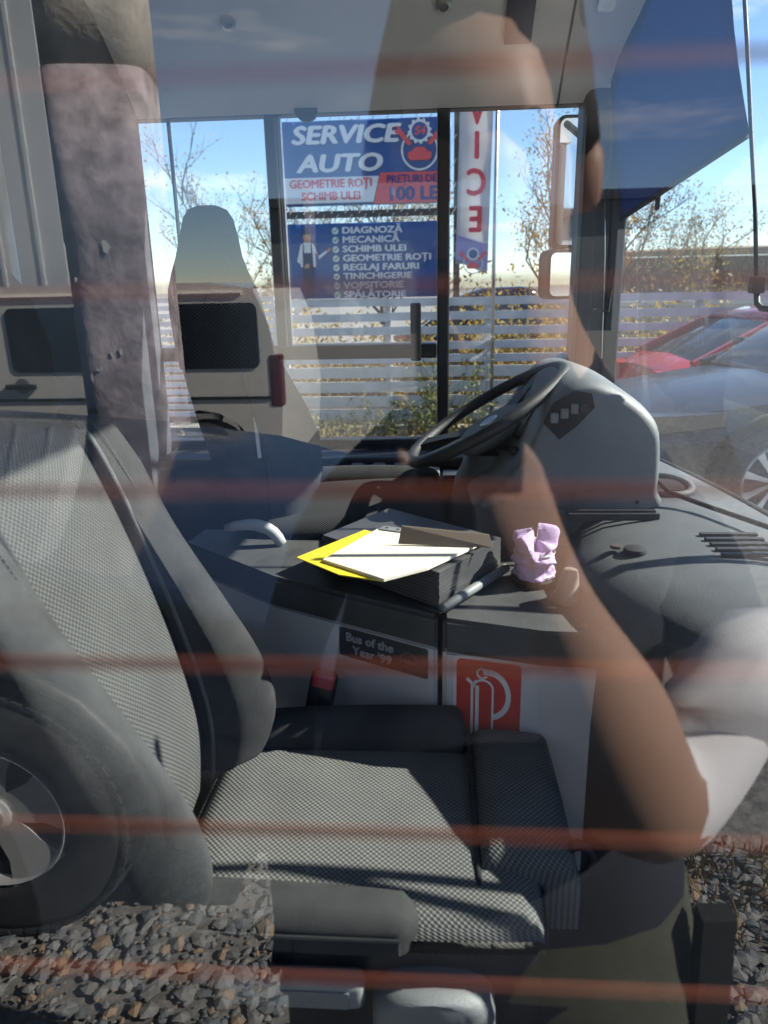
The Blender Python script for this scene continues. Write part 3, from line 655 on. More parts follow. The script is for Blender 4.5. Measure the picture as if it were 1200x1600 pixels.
# ================================================================== yard beyond the bus
GALV = mat('pale galvanised fence slat', (.62, .62, .62), .55, 0, var=.18, scale=6)
GAL2 = mat('off white fence board', (.66, .64, .58), .6, 0, var=.16, scale=5)
POSTM = mat('grey steel post', (.40, .41, .42), .5, var=.2)
FY = 8.5
fe = thing('slat_fence', 'pale horizontal slat fence running behind the weeds below the signs', 'fence', (1.0, FY, GZ))
posts = [-1.72, -.52, .62, 1.78, 2.95, 4.1, 5.3, 6.5]
for i, x in enumerate(posts): obj('post', bx((x-.035, FY-.03, GZ), (x+.035, FY+.03, 1.66)), POSTM, fe)
def share(name, me, parent, loc):
    o = bpy.data.objects.new(name, me); C.objects.link(o); o.parent = parent; o.location = loc; BASE[o.name] = BASE[parent.name]; return o
def sheet_rails(names, zs, h, d, m_, y):
    for a, b in zip(posts, posts[1:]):
        for z in zs:
            dz = random.uniform(-.006, .006)
            obj(names, bx((a-.004*0+.002, y-d, z-h/2+dz), (b-.002, y, z+h/2+dz)), m_, fe)
sheet_rails('slat', (1.62, 1.46, 1.30, 1.14, .99), .090, .02, GALV, FY-.032)
sheet_rails('slat', (.84, .67, .50, .34), .125, .02, GAL2, FY-.032)
obj('brace', tb([(-1.70, FY-.08, 1.30), (-1.50, FY-.08, 1.60)], .025, 6), GALV, fe)
gt = thing('slat_gate', 'dense white slatted gate at the end of the fence behind the driver seat', 'gate', (-2.5, FY, GZ))
for x in (-3.4, -2.6, -1.83): obj('post', bx((x-.03, FY-.02, GZ), (x+.03, FY+.02, 1.72)), GALV, gt)
k = 0; z = .34
while z < 1.70: obj('slat', bx((-3.38, FY-.045, z), (-1.82, FY-.022, z+.055)), GALV, gt); z += .088
obj('plinth', bx((-1.69, FY+.12, GZ), (6.5, FY+.20, .42)), mat('concrete plinth', (.3, .29, .27), .9, var=.3), fe)

# ---- the two signs and their frame
sf = thing('sign_frame', 'dark steel frame with thin lacing wires holding the two blue signs', 'frame', (-.7, FY-.02, GZ))
DST = mat('dark steel', (.05, .052, .055), .5, var=.3)
for x in (-1.80, .26): obj('post', bx((x-.035, FY+.06, GZ), (x+.035, FY+.13, 3.75)), DST, sf)
for z in (2.575, 3.62): obj('beam', bx((-1.763, FY+.065, z-.035), (.223, FY+.125, z+.035)), DST, sf)
WIREM = mat('pale lacing wire', (.6, .6, .6), .5)
for i in range(12):
    x = -1.6+i*.155
    for z0, z1 in ((3.49, 3.62), (2.44, 2.57), (2.58, 2.69)):
        obj('lacing', tb([(x, FY+.03, z0), (x+.08, FY+.05, z1)], .004, 4), WIREM, sf)
for i in range(7): obj('lacing', tb([(.19, FY+.03, 1.8+i*.24), (.25, FY+.05, 1.9+i*.24)], .004, 4), WIREM, sf)
SBLUE = mat('blue banner vinyl', (.022, .095, .30), .5, var=.18, scale=3)
SRED = mat('red banner print', (.76, .085, .10), .5, var=.1)
SWHT = mat('white banner print', (.74, .76, .78), .5)
SNAV = mat('navy banner print', (.012, .025, .20), .5)
SGRN = mat('green print', (.05, .30, .08), .5)
SKIN2 = mat('tan print', (.55, .30, .18), .5); SOVR = mat('dark overall print', (.025, .05, .12), .5)
def board(nm, lab, x0, x1, z0, z1):
    t = thing(nm, lab, 'sign', ((x0+x1)/2, FY, z0))
    rows = [[(x0+(x1-x0)*i/12, FY-.004+.004*sin(i*1.1+j), z0+(z1-z0)*j/6) for i in range(13)] for j in range(7)]
    obj('sheet', surf(new(), rows, .006, nrm=(0, 1, 0)), SBLUE, t, True); return t
X0, X1 = -1.63, .185
s1 = board('service_sign', 'upper blue banner lettered SERVICE AUTO with red and white price strip', X0, X1, 2.655, 3.505)
Ms1 = frame((0, FY-.012, 0), (1, 0, 0), (0, 0, 1))
fl_ = lambda poly, m_, par, nm='print', off=0: obj(nm, flat(Ms1, poly, off, .003), m_, par)
LET = dict(shear=.22, bold=.012)
T = lambda x, z: Ms1 @ Matrix.Translation((x, z, 0))
text('lettering', 'SERVICE', T(-.955, 3.355), .245, SWHT, s1, 1.30, .18, .011, .006)
text('lettering', 'AUTO', T(-1.02, 3.075), .245, SWHT, s1, 1.34, .18, .011, .006)
fl_([(X0, 2.685), (-.655, 2.685), (-.59, 2.945), (X0, 2.945)], SWHT, s1)
fl_([(-.65, 2.665), (X1, 2.665), (X1, 2.975), (-.575, 2.975)], SRED, s1)
text('lettering', 'GEOMETRIE ROȚI', T(-1.12, 2.878), .118, SRED, s1, .98, 0, .005, .006)
text('lettering', 'SCHIMB ULEI', T(-1.12, 2.752), .115, SRED, s1, 1.0, 0, .005, .006)
text('lettering', 'PREȚURI DE LA', T(-.16, 2.902), .112, SNAV, s1, .92, 0, .004, .006)
text('lettering', '100 LEI', T(-.20, 2.755), .19, SNAV, s1, 1.06, 0, .009, .006)
def gear(cx, cz, r, par, m_, n=12):
    poly = []
    for i in range(n*4): 
        a = 2*pi*i/(n*4)+.05; rr = r*(1.14 if i % 4 in (0, 1) else .96); poly.append((cx+rr*cos(a), cz+rr*sin(a)))
    obj('gear_mark', flat(Ms1, poly, .004, .002), m_, par)
def emblem(cx, cz, s, par):
    obj('ring_mark', flat(Ms1, band(.185*s, .205*s, R(118), R(422), 36, cx, cz-.10*s), .003, .002), SWHT, par)
    gear(cx, cz+.09*s, .115*s, par, SWHT); obj('gear_mark', flat(Ms1, circ(.088*s, 24, cx, cz+.09*s), .0065, .002), SBLUE, par)
    for sg in (-1, 1):
        p = lambda u, v: (cx+sg*u*s, cz+v*s)
        poly = [p(.085, -.03), p(.125, -.055), p(.235, .07), p(.262, .068), p(.285, .115), p(.252, .10), p(.240, .125), p(.268, .145), p(.22, .14), p(.20, .105)]
        obj('wrench_mark', flat(Ms1, poly if sg > 0 else poly[::-1], .007, .002), SRED, par)
    p = lambda u, v: (cx+u*s, cz+v*s)
    obj('car_mark', flat(Ms1, [p(-.13, -.17), p(-.10, -.20), p(.10, -.20), p(.13, -.17), p(.13, -.12), p(.08, -.11), p(.05, -.07), p(-.05, -.07), p(-.09, -.11), p(-.13, -.12)], .005, .002), SRED, par)
emblem(-.145, 3.285, .98, s1)
text('lettering', '54', T(-.145, 3.372), .115, SRED, s1, 1.05, .2, .004, .011)
s2 = board('services_list_sign', 'lower blue banner listing eight workshop services with green check marks', X0, X1, 1.675, 2.475)
items = ['DIAGNOZĂ', 'MECANICĂ', 'SCHIMB ULEI', 'GEOMETRIE ROȚI', 'REGLAJ FARURI', 'TINICHIGERIE', 'VOPSITORIE', 'SPĂLĂTORIE']
for i, s in enumerate(items):
    z = 2.395-.0975*i
    text('lettering', s, T(-1.015, z), .094, SWHT, s2, 1.34, 0, .004, .006, 'LEFT')
    obj('check_mark', flat(Ms1, circ(.036, 18, -1.09, z), .003, .002), SWHT, s2)
    obj('check_mark', flat(Ms1, [(-1.115, z+.004), (-1.095, z-.022), (-1.052, z+.034), (-1.060, z+.040), (-1.095, z-.004), (-1.108, z+.010)], .006, .002), SGRN, s2)
# printed workman
wm = lambda u, v: (-1.41+u, 1.70+v)
pr = lambda poly, m_, off: obj('figure_print', flat(Ms1, [wm(*q) for q in poly], off, .002), m_, s2)
pr([(-.055, .0), (-.01, .0), (.0, .28), (.01, .0), (.055, .0), (.07, .36), (-.07, .36)], SOVR, .003)
pr([(-.085, .32), (.085, .32), (.075, .56), (.03, .585), (-.03, .585), (-.075, .56)], SWHT, .0032)
pr([(-.075, .56), (-.125, .38), (-.03, .31), (-.02, .34), (-.085, .39), (-.05, .52)], SWHT, .0055)
pr([(.075, .56), (.13, .40), (.22, .47), (.205, .49), (.125, .435), (.06, .50)], SWHT, .0055)
pr([(.205, .49), (.22, .465), (.27, .50), (.25, .52)], SKIN2, .0055)
pr([(-.06, .30), (.06, .30), (.055, .47), (-.055, .47)], SOVR, .006); pr([(-.055, .47), (-.04, .47), (-.04, .57), (-.05, .57)], SOVR, .006); pr([(.04, .47), (.055, .47), (.05, .57), (.04, .57)], SOVR, .006)
pr([(-.045, .31), (.01, .31), (.02, .35), (-.03, .355)], SKIN2, .0085)
pr([(.045*cos(a), .635+.058*sin(a)) for a in (2*pi*i/18 for i in range(18))], SKIN2, .0055)
pr([(-.058, .665), (.058, .665), (.05, .72), (0, .735), (-.05, .72)], SOVR, .0085)

# ---- feather flag
FX = at(742, 300, Y=8.2).x
fg = thing('feather_flag', 'tall white feather flag with red letters seen from behind, gear emblem at foot', 'flag', (FX+.19, 8.2, GZ))
FLAG = mat('white flag cloth', (.78, .77, .77), .8, var=.06, scale=4)
_n = FLAG.node_tree.nodes; _l = FLAG.node_tree.links; _t = _n.new('ShaderNodeBsdfTranslucent'); _t.inputs[0].default_value = (.8, .79, .79, 1); _x = _n.new('ShaderNodeMixShader'); _x.inputs[0].default_value = .5
_l.new(_n['Principled BSDF'].outputs[0], _x.inputs[1]); _l.new(_t.outputs[0], _x.inputs[2]); _l.new(_x.outputs[0], _n['Material Output'].inputs[0])
px0, px1 = FX-.175, FX+.165
wob = lambda x, z: 8.2+.012*sin(z*5+x*8)+.01*sin(x*21)
rows = []
for j in range(22):
    z = 1.90+(4.2-1.90)*j/21; rows.append([(px0+.0*(z)+(px1-px0)*i/8+.02*(z-3), wob(px0+i*.04, z), z+(-.12*(1-i/8) if False else 0)+(.14*(1-i/8) if j == 0 else 0)) for i in range(9)])
obj('cloth', surf(new(), rows, .003, nrm=(0, 1, 0)), FLAG, fg, True)
Mf = frame((0, 8.165, 0), (1, 0, 0), (0, 0, 1)); PINK = mat('red flag print', (.72, .06, .10), .6)
for s, z in (('V', 3.47), ('I', 3.15), ('C', 2.80), ('E', 2.44)):
    text('lettering', s, Mf @ Matrix.Translation((FX+.012, z, 0)), .36, PINK, fg, .82, 0, .012, 0, 'CENTER', True)
VIO = mat('violet flag print', (.30, .28, .55), .6)
obj('print', flat(Mf, [(px0-.02, 2.06), (px0+.32, 1.93), (px0+.325, 2.20), (px0-.012, 2.30)], -.002, .002), VIO, fg)
Ms1 = frame((0, 8.16, 0), (1, 0, 0), (0, 0, 1)); emblem(FX-.012, 2.06, .52, fg)
obj('pole', tb([(px1+.055, 8.21, GZ), (px1+.05, 8.21, 2.2), (px1+.055, 8.21, 4.5)], .02, 8), STEEL, fg, True)

# ---- trees, hedge and weeds
BARK = mat('grey brown bark', (.13, .10, .08), .9, var=.35, scale=10)
LF1 = leafmat('yellow autumn leaf', (.42, .27, .06), (.16, .13, .03)); LF2 = leafmat('russet autumn leaf', (.30, .15, .05), (.10, .06, .025)); LFG = leafmat('olive weed leaf', (.30, .27, .09), (.11, .13, .04), 1.5)
def leaf(bm, p, s, rnd):
    a = Vector((rnd.uniform(-1, 1), rnd.uniform(-1, 1), rnd.uniform(-1, 1))).normalized(); b = a.cross(Vector((rnd.uniform(-1, 1), rnd.uniform(-1, 1), rnd.uniform(-1, 1)))).normalized()
    bm.faces.new([bm.verts.new(p+a*s), bm.verts.new(p+b*s*.45), bm.verts.new(p-a*s), bm.verts.new(p-b*s*.45)])
def tree(lab, x, y, h, seed, leaves, lm, spread=.5, nlimb=6):
    rnd = random.Random(seed); t = thing('tree', lab, 'tree', (x, y, GZ), 'thin autumn trees behind the fence')
    bt, bb, bl_ = new(), new(), new(); tips = []
    top = Vector((x+rnd.uniform(-.2, .2), y, GZ+h*.55)); tube(bt, [Vector((x, y, GZ)), Vector((x+.05, y, GZ+h*.2)), top], [h*.022, h*.016, h*.008], 7)
    def grow(p, d, L, r, dep):
        q = p; pts_ = [p]
        for s in range(3):
            d = (d+Vector((rnd.uniform(-.3, .3), rnd.uniform(-.3, .3), rnd.uniform(-.08, .25)))).normalized(); q = q+d*L/3; pts_.append(q)
        tube(bb, pts_, [r, r*.8, r*.6, r*.35], 5 if dep < 2 else 3, False)
        if dep >= 2: tips.extend(pts_[1:])
        if dep < 3:
            for _ in range(4 if dep < 2 else 3):
                k = rnd.randint(1, 3); nd = (d+Vector((rnd.uniform(-1, 1), rnd.uniform(-1, 1), rnd.uniform(-.3, .8)))*.75).normalized(); grow(pts_[k], nd, L*rnd.uniform(.5, .75), r*.5, dep+1)
    for i in range(nlimb):
        k = rnd.uniform(.2, 1); p = Vector((x, y, GZ)).lerp(top, k); a = rnd.uniform(0, 2*pi); grow(p, Vector((cos(a)*spread, sin(a)*spread, rnd.uniform(.6, 1.2))).normalized(), h*.30, h*.008, 0)
    for _ in range(leaves):
        p = rnd.choice(tips); leaf(bl_, p+Vector((rnd.gauss(0, .1), rnd.gauss(0, .1), rnd.gauss(0, .1))), rnd.uniform(.016, .036), rnd)
    obj('trunk', bt, BARK, t, True); obj('branches', bb, BARK, t); obj('crown', bl_, lm, t)
tree('thin yellowing tree over the gate, left of the signs', -3.7, 13.0, 3.9, 3, 1500, LF1)
tree('nearly bare tree between the driver headrest and the signs', -2.5, 14.5, 3.7, 5, 1900, LF1)
tree('yellow leaved tree partly hidden behind the two blue signs', -.9, 13.5, 3.6, 8, 6500, LF1)
tree('leafy autumn tree right of the feather flag', 1.95, 12.5, 4.3, 11, 4500, LF1, .55, 8)
tree('russet bush-like tree close behind the exterior mirrors', 3.2, 13.5, 3.3, 14, 4500, LF2, .7, 8)
tree('small yellow tree at the end of the wooden shed', 5.1, 15.5, 3.0, 17, 3500, LF1, .6, 8)
bm = new(); rnd = random.Random(5)
for _ in range(26000):
    x = rnd.uniform(-4, 3.6); y = rnd.uniform(8.95, 10.3); hh = 1.25+.35*sin(x*2.1)+.2*sin(x*5.3); leaf(bm, Vector((x, y, GZ+abs(rnd.gauss(0, .5))*hh*.9+.05)), rnd.uniform(.025, .055), rnd)
tag(obj('hedge', bm, LF1), 'yellow and brown hedge leaves behind the slat fence', None, None, 'stuff')
def weeds(nm, lab, area, n, hmin, hmax, m_, seed, lv_=1):
    bm = new(); rnd = random.Random(seed)
    for _ in range(n):
        x = rnd.uniform(area[0], area[1]); y = rnd.uniform(area[2], area[3]); f = .55+.45*sin(x*2.3+1)+.25*sin(x*6.1); h = rnd.uniform(hmin, hmax)*max(.3, f); p = Vector((x, y, GZ)); d = Vector((rnd.gauss(0, .22), rnd.gauss(0, .22), 1)); pts_ = [p]
        for s in range(4): d = (d+Vector((rnd.gauss(0, .14), rnd.gauss(0, .14), 0))).normalized(); pts_.append(pts_[-1]+d*h/4)
        tube(bm, pts_, [.0045, .004, .003, .0025, .0015], 3, False)
        for _2 in range(int((7+h*16)*lv_)):
            t = rnd.uniform(.1, 1)*4; i = min(3, int(t)); q = pts_[i].lerp(pts_[i+1], t-i); leaf(bm, q+Vector((rnd.gauss(0, .03), rnd.gauss(0, .03), rnd.gauss(0, .02))), rnd.uniform(.012, .036), rnd)
    return tag(obj(nm, bm, m_), lab, None, None, 'stuff')
weeds('weeds', 'tall dry yellow weeds growing along the foot of the fence', (-1.9, 2.6, 7.5, 8.35), 330, .35, 1.0, LFG, 21)
weeds('dry_grass', 'short straw coloured grass on the ground in front of the fence', (-2.5, 3.2, 6.6, 8.0), 420, .06, .26, leafmat('straw', (.45, .34, .15), (.24, .17, .07)), 22)
bm = new(); rnd = random.Random(9)
for _ in range(900): leaf(bm, Vector((rnd.uniform(-2, 2.5), rnd.uniform(6, 8.3), GZ+.02)), rnd.uniform(.03, .06), rnd)
tag(obj('leaves', bm, LF2), 'fallen brown leaves scattered before the fence', None, None, 'stuff')

# ---- low concrete wall and wooden shed at the right
cw = thing('concrete_wall', 'low pale concrete panel wall behind the fence near the red car', 'wall', (5.5, 10.4, GZ))
CONC = mat('pale precast concrete', (.60, .57, .52), .85, var=.15, scale=2, bump=.4, bscale=30)
for i in range(8):
    x = 1.5+i*1.6
    obj('panel', bx((x, 10.35, GZ), (x+1.585, 10.43, 1.46)), CONC, cw); obj('coping', bx((x, 10.32, 1.463), (x+1.585, 10.46, 1.53)), CONC, cw)
sh = thing('wooden_shed', 'long weathered wooden shed with flat roof beyond the wall', 'shed', (10.0, 25, GZ))
WOOD = mat('weathered dark boards', (.16, .115, .085), .85, var=.4, scale=3); 
obj('back_wall', bx((5.9, 25.3, GZ), (18, 25.4, 2.5)), mat('pale gap', (.5, .48, .45), .9), sh)
x = 5.9; rnd = random.Random(2)
while x < 17.5:
    w = rnd.uniform(.10, .17); obj('board', bx((x, 25.2, GZ+.9+rnd.uniform(-.05, .05)), (x+w-.015-(.05 if rnd.random() < .15 else 0), 25.23, 2.45)), WOOD, sh); x += w
obj('roof', prism(new(), [(5.6, 24.8, 2.50), (18, 24.8, 2.50), (18, 24.8, 2.66), (11, 24.8, 2.74), (5.6, 24.8, 2.66)], (0, 3, .15)), mat('brown roof felt', (.26, .19, .13), .9, var=.3), sh)
obj('brick_base', bx((5.9, 25.1, GZ), (17.8, 25.28, GZ+.95)), mat('dull brick', (.34, .24, .17), .9, var=.3, scale=6), sh)
for x in (8.4, 11.4, 14.4): obj('post', bx((x-.08, 25.05, GZ+.96), (x+.08, 25.19, 2.49)), mat('shed post', (.32, .25, .18), .9, var=.3), sh)

# ================================================================== vehicles
TYRE = mat('tyre rubber', (.030, .030, .031), .8, var=.4, scale=12, bump=.4, bscale=120)
RIM = mat('alloy rim', (.60, .60, .59), .35, .25, var=.12)
DGL = mat('dark vehicle glass', (.012, .016, .020), .04, 0, spec=1.0)
CLR = mat('clear lamp lens', (.03, .032, .035), .06, 0, spec=1.0); TAIL = mat('red tail lens', (.40, .02, .02), .12, spec=.8); PLATE = mat('plate white', (.7, .7, .68), .4)
WELL = mat('wheel well', (.006, .006, .006), .9)
def wheel(par, x, y, r, side, w=.2, spokes=10, sw=.05, tread=False):
    """side is +1 when the outer face looks towards +y"""
    o = Vector((x, y, r)); ax = Vector((0, side, 0)); q_ = .84 if tread else 1.0; rq = r*q_
    t = obj('wheel', lathe(new(), [(rq*.66, -w), (r*.90, -w), (r*.97, -w*.94), (r, -w*.8), (r, -w*.2), (r*.985, -w*.1), (r*.95, -.012), (r*.86, .004), (rq*.80, .006), (rq*.74, .004), (rq*.68, -.012), (rq*.66, -.03)], o, ax, 40), TYRE, par, 50, True)
    BASE[t.name] = Vector()
    obj('rim', lathe(new(), [(rq*.67, -w*.9), (rq*.67, -.012), (rq*.65, -.002), (rq*.62, -.012), (rq*.60, -.09), (0.02, -.10)], o, ax, 40), RIM, t, 40, True)
    for k in range(spokes):
        bm = new(); a = 2*pi*k/spokes+.3; u = Vector((cos(a), 0, sin(a))); v = Vector((-sin(a), 0, cos(a)))
        loft(bm, [[o+u*R_+v*ww*s_+ax*(d-.02*q) for s_, q in ((1, 0), (-1, 0), (-1, 1), (1, 1))] for R_, ww, d in ((r*.10, sw*.55*r, -.03), (r*.35, sw*.8*r, -.022), (rq*.63, sw*1.3*r, -.008))]); obj('spoke', bm, RIM, t, False, True)
    bm = new(); lathe(bm, [(r*.14, -.05), (r*.14, -.022), (r*.10, -.014), (0, -.012)], o, ax, 20)
    obj('hub_cap', bm, RIM, t, False, True)
    if tread:
        bm = new(); n = 58
        for k in range(n):
            a = 2*pi*k/n; u = Vector((cos(a), 0, sin(a))); v = Vector((-sin(a), 0, cos(a)))
            for d0, d1, sk in ((-.002, -.05, .35), (-.062, -.105, 0), (-.115, -.16, -.3), (-.17, -w, .35)):
                hw = pi*r/n*.78; q = []
                for dd, s_ in ((d0, 1), (d0, -1), (d1, -1), (d1, 1)): q.append((dd, s_*hw+(dd-d0)*sk))
                base_ = [o+u*(r*(.955 if (dd == -.002) else .985))+v*tt+ax*dd for dd, tt in q]; top_ = [o+u*(r*(.985 if dd == -.002 else 1.022))+v*tt*.94+ax*dd for dd, tt in q]
                loft(bm, [base_, top_])
        obj('tread', bm, TYRE, t, False, True)['kind'] = 'stuff'
    return t
def car(name, label, loc, ang, paint, L=4.4, Wd=1.78, H=1.42, grp=None, wheel_r=.32, spokes=10, sw=.045, coupe=False, belt=.88):
    t = thing(name, label, 'car', loc, grp); t.rotation_euler.z = ang; BASE[t.name] = Vector()
    hw = Wd/2
    st_ = [(-L/2, .38, .62, .70), (-L/2+.05, .30, belt-.08, .80), (-L/2+.25, .24, belt+.02, .90), (-L*.28, .20, belt+.03, .985), (-.1*L, .19, belt+.015, 1.0), (.12*L, .19, belt-.0, 1.0), (.24*L, .20, belt-.05, .985), (.36*L, .22, belt-.12, .95), (.45*L, .24, belt-.17, .90), (.485*L, .27, belt-.22, .82), (.498*L, .30, belt-.26, .72), (.503*L, .36, belt-.34, .62)]; lz = belt-.88
    rings = []
    for x, zb, zt_, k in st_:
        w = hw*k; zt_ = max(zt_, zb+.1); hgt = zt_-zb
        prof_ = [(.0, zb), (.75*w, zb), (.96*w, zb+.14*hgt), (w, zb+.42*hgt), (.985*w, zb+.62*hgt), (.965*w, zb+.78*hgt), (.90*w, zb+.93*hgt), (.70*w, zb+1.0*hgt), (0, zb+1.035*hgt)]
        rings.append([(x, y, z) for y, z in prof_]+[(x, -y, z) for y, z in prof_[-2:0:-1]])
    obj('body', loft(new(), rings), paint, t, 35, True)
    r0, r1 = (-.30*L, .17*L) if not coupe else (-.34*L, .15*L)
    gb = [(r0-.10*L, belt-.01, .02, .80), (r0+.05*L, belt, (H-belt)*.80, .84), (r0+.14*L, belt, (H-belt)*.98, .86), (-.02*L, belt, H-belt, .87), (.03*L, belt, (H-belt)*.96, .87), (r1-.01, belt-.01, .30*(H-belt), .85), (r1+.07*L, belt-.05, .02, .80)]
    rings = []
    for x, zb, h_, k in gb:
        w = hw*k; rings.append([(x, w, zb), (x, w*.97, zb+h_*.35), (x, w*.86, zb+h_*.88), (x, w*.74, zb+h_), (x, 0, zb+h_*1.03+.005), (x, -w*.74, zb+h_), (x, -w*.86, zb+h_*.88), (x, -w*.97, zb+h_*.35), (x, -w, zb)])
    gl_ = obj('windows', loft(new(), rings), DGL, t, 30, True)
    rf = [[(x, y*1.01, z+.012) for x, y, z in (r_[2], r_[3], r_[4], r_[5], r_[6])] for r_ in rings[1:5]]
    obj('roof', surf(new(), rf, .02), paint, t, True, True)
    for sg in (1, -1):
        i3 = lambda r_, k: Vector(rings[r_][k if sg > 0 else 8-k])+Vector((0, sg*.006, .004))
        obj('pillar', tb([i3(1, 2), i3(0, 0)], .045, 6), paint, t, False, True); obj('pillar', tb([i3(4, 2), i3(5, 1), i3(6, 0)], .03, 6), paint, t, False, True)
        obj('pillar', tb([i3(3, 2), i3(3, 1), i3(3, 0)], .028, 6), FRM, t, False, True)
        for x in (-.305*L, .305*L):
            obj('wheel_arch', lathe(new(), [(0, -.03), (wheel_r*1.18, -.03), (wheel_r*1.18, .012), (wheel_r*1.10, .014), (wheel_r*1.10, -.01), (0, -.012)], (x, sg*hw*.985, wheel_r+.01), (0, sg, 0), 36), WELL, t, 40, True)
            wheel(t, x, sg*(hw+.012), wheel_r, sg, .2, spokes, sw)
        obj('headlight', loft(new(), [[(L*xx, sg*hw*yy, zz+lz) for xx, yy, zz in q] for k, q in enumerate(([(.494, .50, .56), (.494, .50, .64), (.478, .50, .655), (.478, .50, .56)], [(.470, .86, .57), (.470, .86, .68), (.445, .86, .70), (.445, .86, .57)], [(.40, .965, .62), (.40, .965, .70), (.385, .95, .71), (.385, .95, .62)]))]), CLR, t, 30, True)
        obj('lamp_reflector', lathe(new(), [(0, 0), (.045, .0), (.04, .012), (0, .016)], (L*.474, sg*hw*.74, .612+lz), (.8, sg*.5, 0), 14), RIM, t, 40, True)
        obj('taillight', loft(new(), [[(-L*xx, sg*hw*yy, zz+lz) for xx, yy, zz in q] for q in ([(.502, .48, .64), (.502, .48, .80), (.48, .48, .80), (.48, .48, .64)], [(.498, .80, .62), (.494, .80, .80), (.47, .80, .82), (.47, .80, .62)], [(.45, .945, .64), (.45, .945, .78), (.43, .92, .78), (.43, .92, .64)])]), TAIL, t, 30, True)
        obj('door_mirror', loft(new(), [sup(.14*L, sg*(hw+.07), belt+z, .05*k, .09*k, 10, 3) for z, k in ((.0, .5), (.03, 1), (.10, 1), (.13, .6))]), paint, t, 50, True)
        obj('door_seam', tb([(x_, sg*(hw*.998), z_) for x_, z_ in ((.10*L, .30), (.12*L, .55), (.12*L, .82))], .004, 4), FRM, t, False, True)
        obj('door_handle', bx((-.12*L, sg*hw*.985-.012, .70), (-.06*L, sg*hw*.985+.012, .73), .006), paint, t, False, True)
    obj('number_plate', bx((-L/2-.022, -.26, .52), (-L/2-.002, .26, .63)), PLATE, t, False, True); obj('number_plate', bx((L*.507, -.26, .38), (L*.507+.012, .26, .49)), PLATE, t, False, True)
    obj('grille', bx((L*.490, -.42, .46+lz), (L*.507, .42, .58+lz), .008), BLK, t, False, True)
    obj('bumper', bx((-L/2-.03, -hw*.78, .34), (-L/2+.10, hw*.78, .49), .03), paint, t, 40, True)
    return t
PRED = mat('red car paint', (.50, .020, .018), .25, 0, coat=1, var=.05); PDRK = mat('dark blue grey car paint', (.012, .016, .026), .3, 0, coat=.35); PBLU = mat('dark blue car paint', (.012, .022, .065), .2, .2, coat=1)
rc = at(985, 600, Y=8.0)
car('red_car', 'red coupe parked by the fence, seen from its rear corner', (4.15, 7.42, GZ), R(6), PRED, 4.4, 1.74, 1.32, coupe=True, wheel_r=.31)
car('dark_car', 'dark blue grey car with silver multi-spoke wheels beside the red coupe', (3.38, 5.45, GZ), R(180+9), PDRK, 4.6, 1.82, 1.60, belt=1.0, wheel_r=.375, spokes=10, sw=.05)
car('blue_car', 'dark blue car standing on the street behind the fence', (1.5, 12.7, GZ+.02), 0, PBLU, 4.3, 1.76, 1.5)

# ================================================================== the yard behind the photographer (seen mirrored in the pane)
def mir(x, y, D):
    """place whose mirror image in the pane (plane y = 0) shows at a point of the photograph, D metres out"""
    p = at(x, y, Y=D); return Vector((p.x, -p.y, p.z))
# -- dark car close behind
sv = thing('parked_suv', 'dark blue car with five-spoke wheel mirrored at the lower left of the pane', 'car', (-2.6, -2.1, GZ)); BASE[sv.name] = Vector((-2.6, -2.1, GZ))
PSUV = mat('deep blue car paint', (.012, .020, .045), .22, .2, coat=1)
SY = -1.22
prof_ = [(-4.6, .55), (-4.55, 1.2), (-4.4, 1.32), (-1.95, 1.30), (-1.2, 1.24), (-.68, 1.17), (-.36, 1.08), (-.20, .90), (-.20, .62), (-.34, .50), (-.62, .46)]
# wheel arch cut into the outline
wc, wr = Vector((-1.10, SY, GZ+.36)), .36
arch = [(wc.x+.43*cos(a), wc.z+.43*sin(a)) for a in (R(-10+i*20) for i in range(11))]
outl = prof_[:-1]+[(wc.x+.46, .47)]+arch+[(wc.x-.46, .47), (-4.4, .47)]
bm = new(); prism(bm, [(x, SY, z) for x, z in outl], (0, -1.75, 0))
bmesh.ops.triangulate(bm, faces=[f for f in bm.faces if len(f.verts) > 4])
obj('body', bm, PSUV, sv, 30)
obj('hood_edge', tb([(x, SY+.006, z+.01) for x, z in prof_[2:8]], .03, 8), PSUV, sv, True)
obj('arch_lip', tb([(x, SY+.012, z) for x, z in arch], .018, 8), BLK, sv, True)
obj('cabin_glass', prism(new(), [(-4.3, SY-.08, 1.31), (-2.0, SY-.08, 1.30), (-2.55, SY-.22, 1.86), (-4.1, SY-.22, 1.86)], (0, -1.5, 0)), DGL, sv)
obj('roof', bx((-4.15, SY-1.55, 1.865), (-2.5, SY-.2, 1.93), .03), PSUV, sv)
hl = mir(220, 975, -SY); obj('headlight', loft(new(), [sup(hl.x+dx, SY+dy, hl.z, .05*k, .042*k, 18, 2.6, 'y') for dx, dy, k in ((0, -.04, 1), (0, .012, 1), (0, .022, .8), (0, .026, .4))]), CLR, sv, 40)
obj('lamp_rim', tb([(hl.x+.055*cos(a*pi/12), SY+.012, hl.z+.047*sin(a*pi/12)) for a in range(24)], .006, 6, True), BLK, sv, True)
obj('door_seam', tb([(-2.0, SY+.003, .55), (-1.98, SY+.003, 1.29)], .006, 5), FRM, sv)
obj('fender_seam', tb([(-.72, SY+.003, .9), (-.70, SY+.003, 1.16)], .005, 5), FRM, sv)
obj('bumper', bx((-.66, SY-1.7, .46), (-.17, SY+.012, .72), .04, 3), mat('dark bumper plastic', (.03, .032, .036), .5), sv, 40)
BASE['tmp'] = Vector()
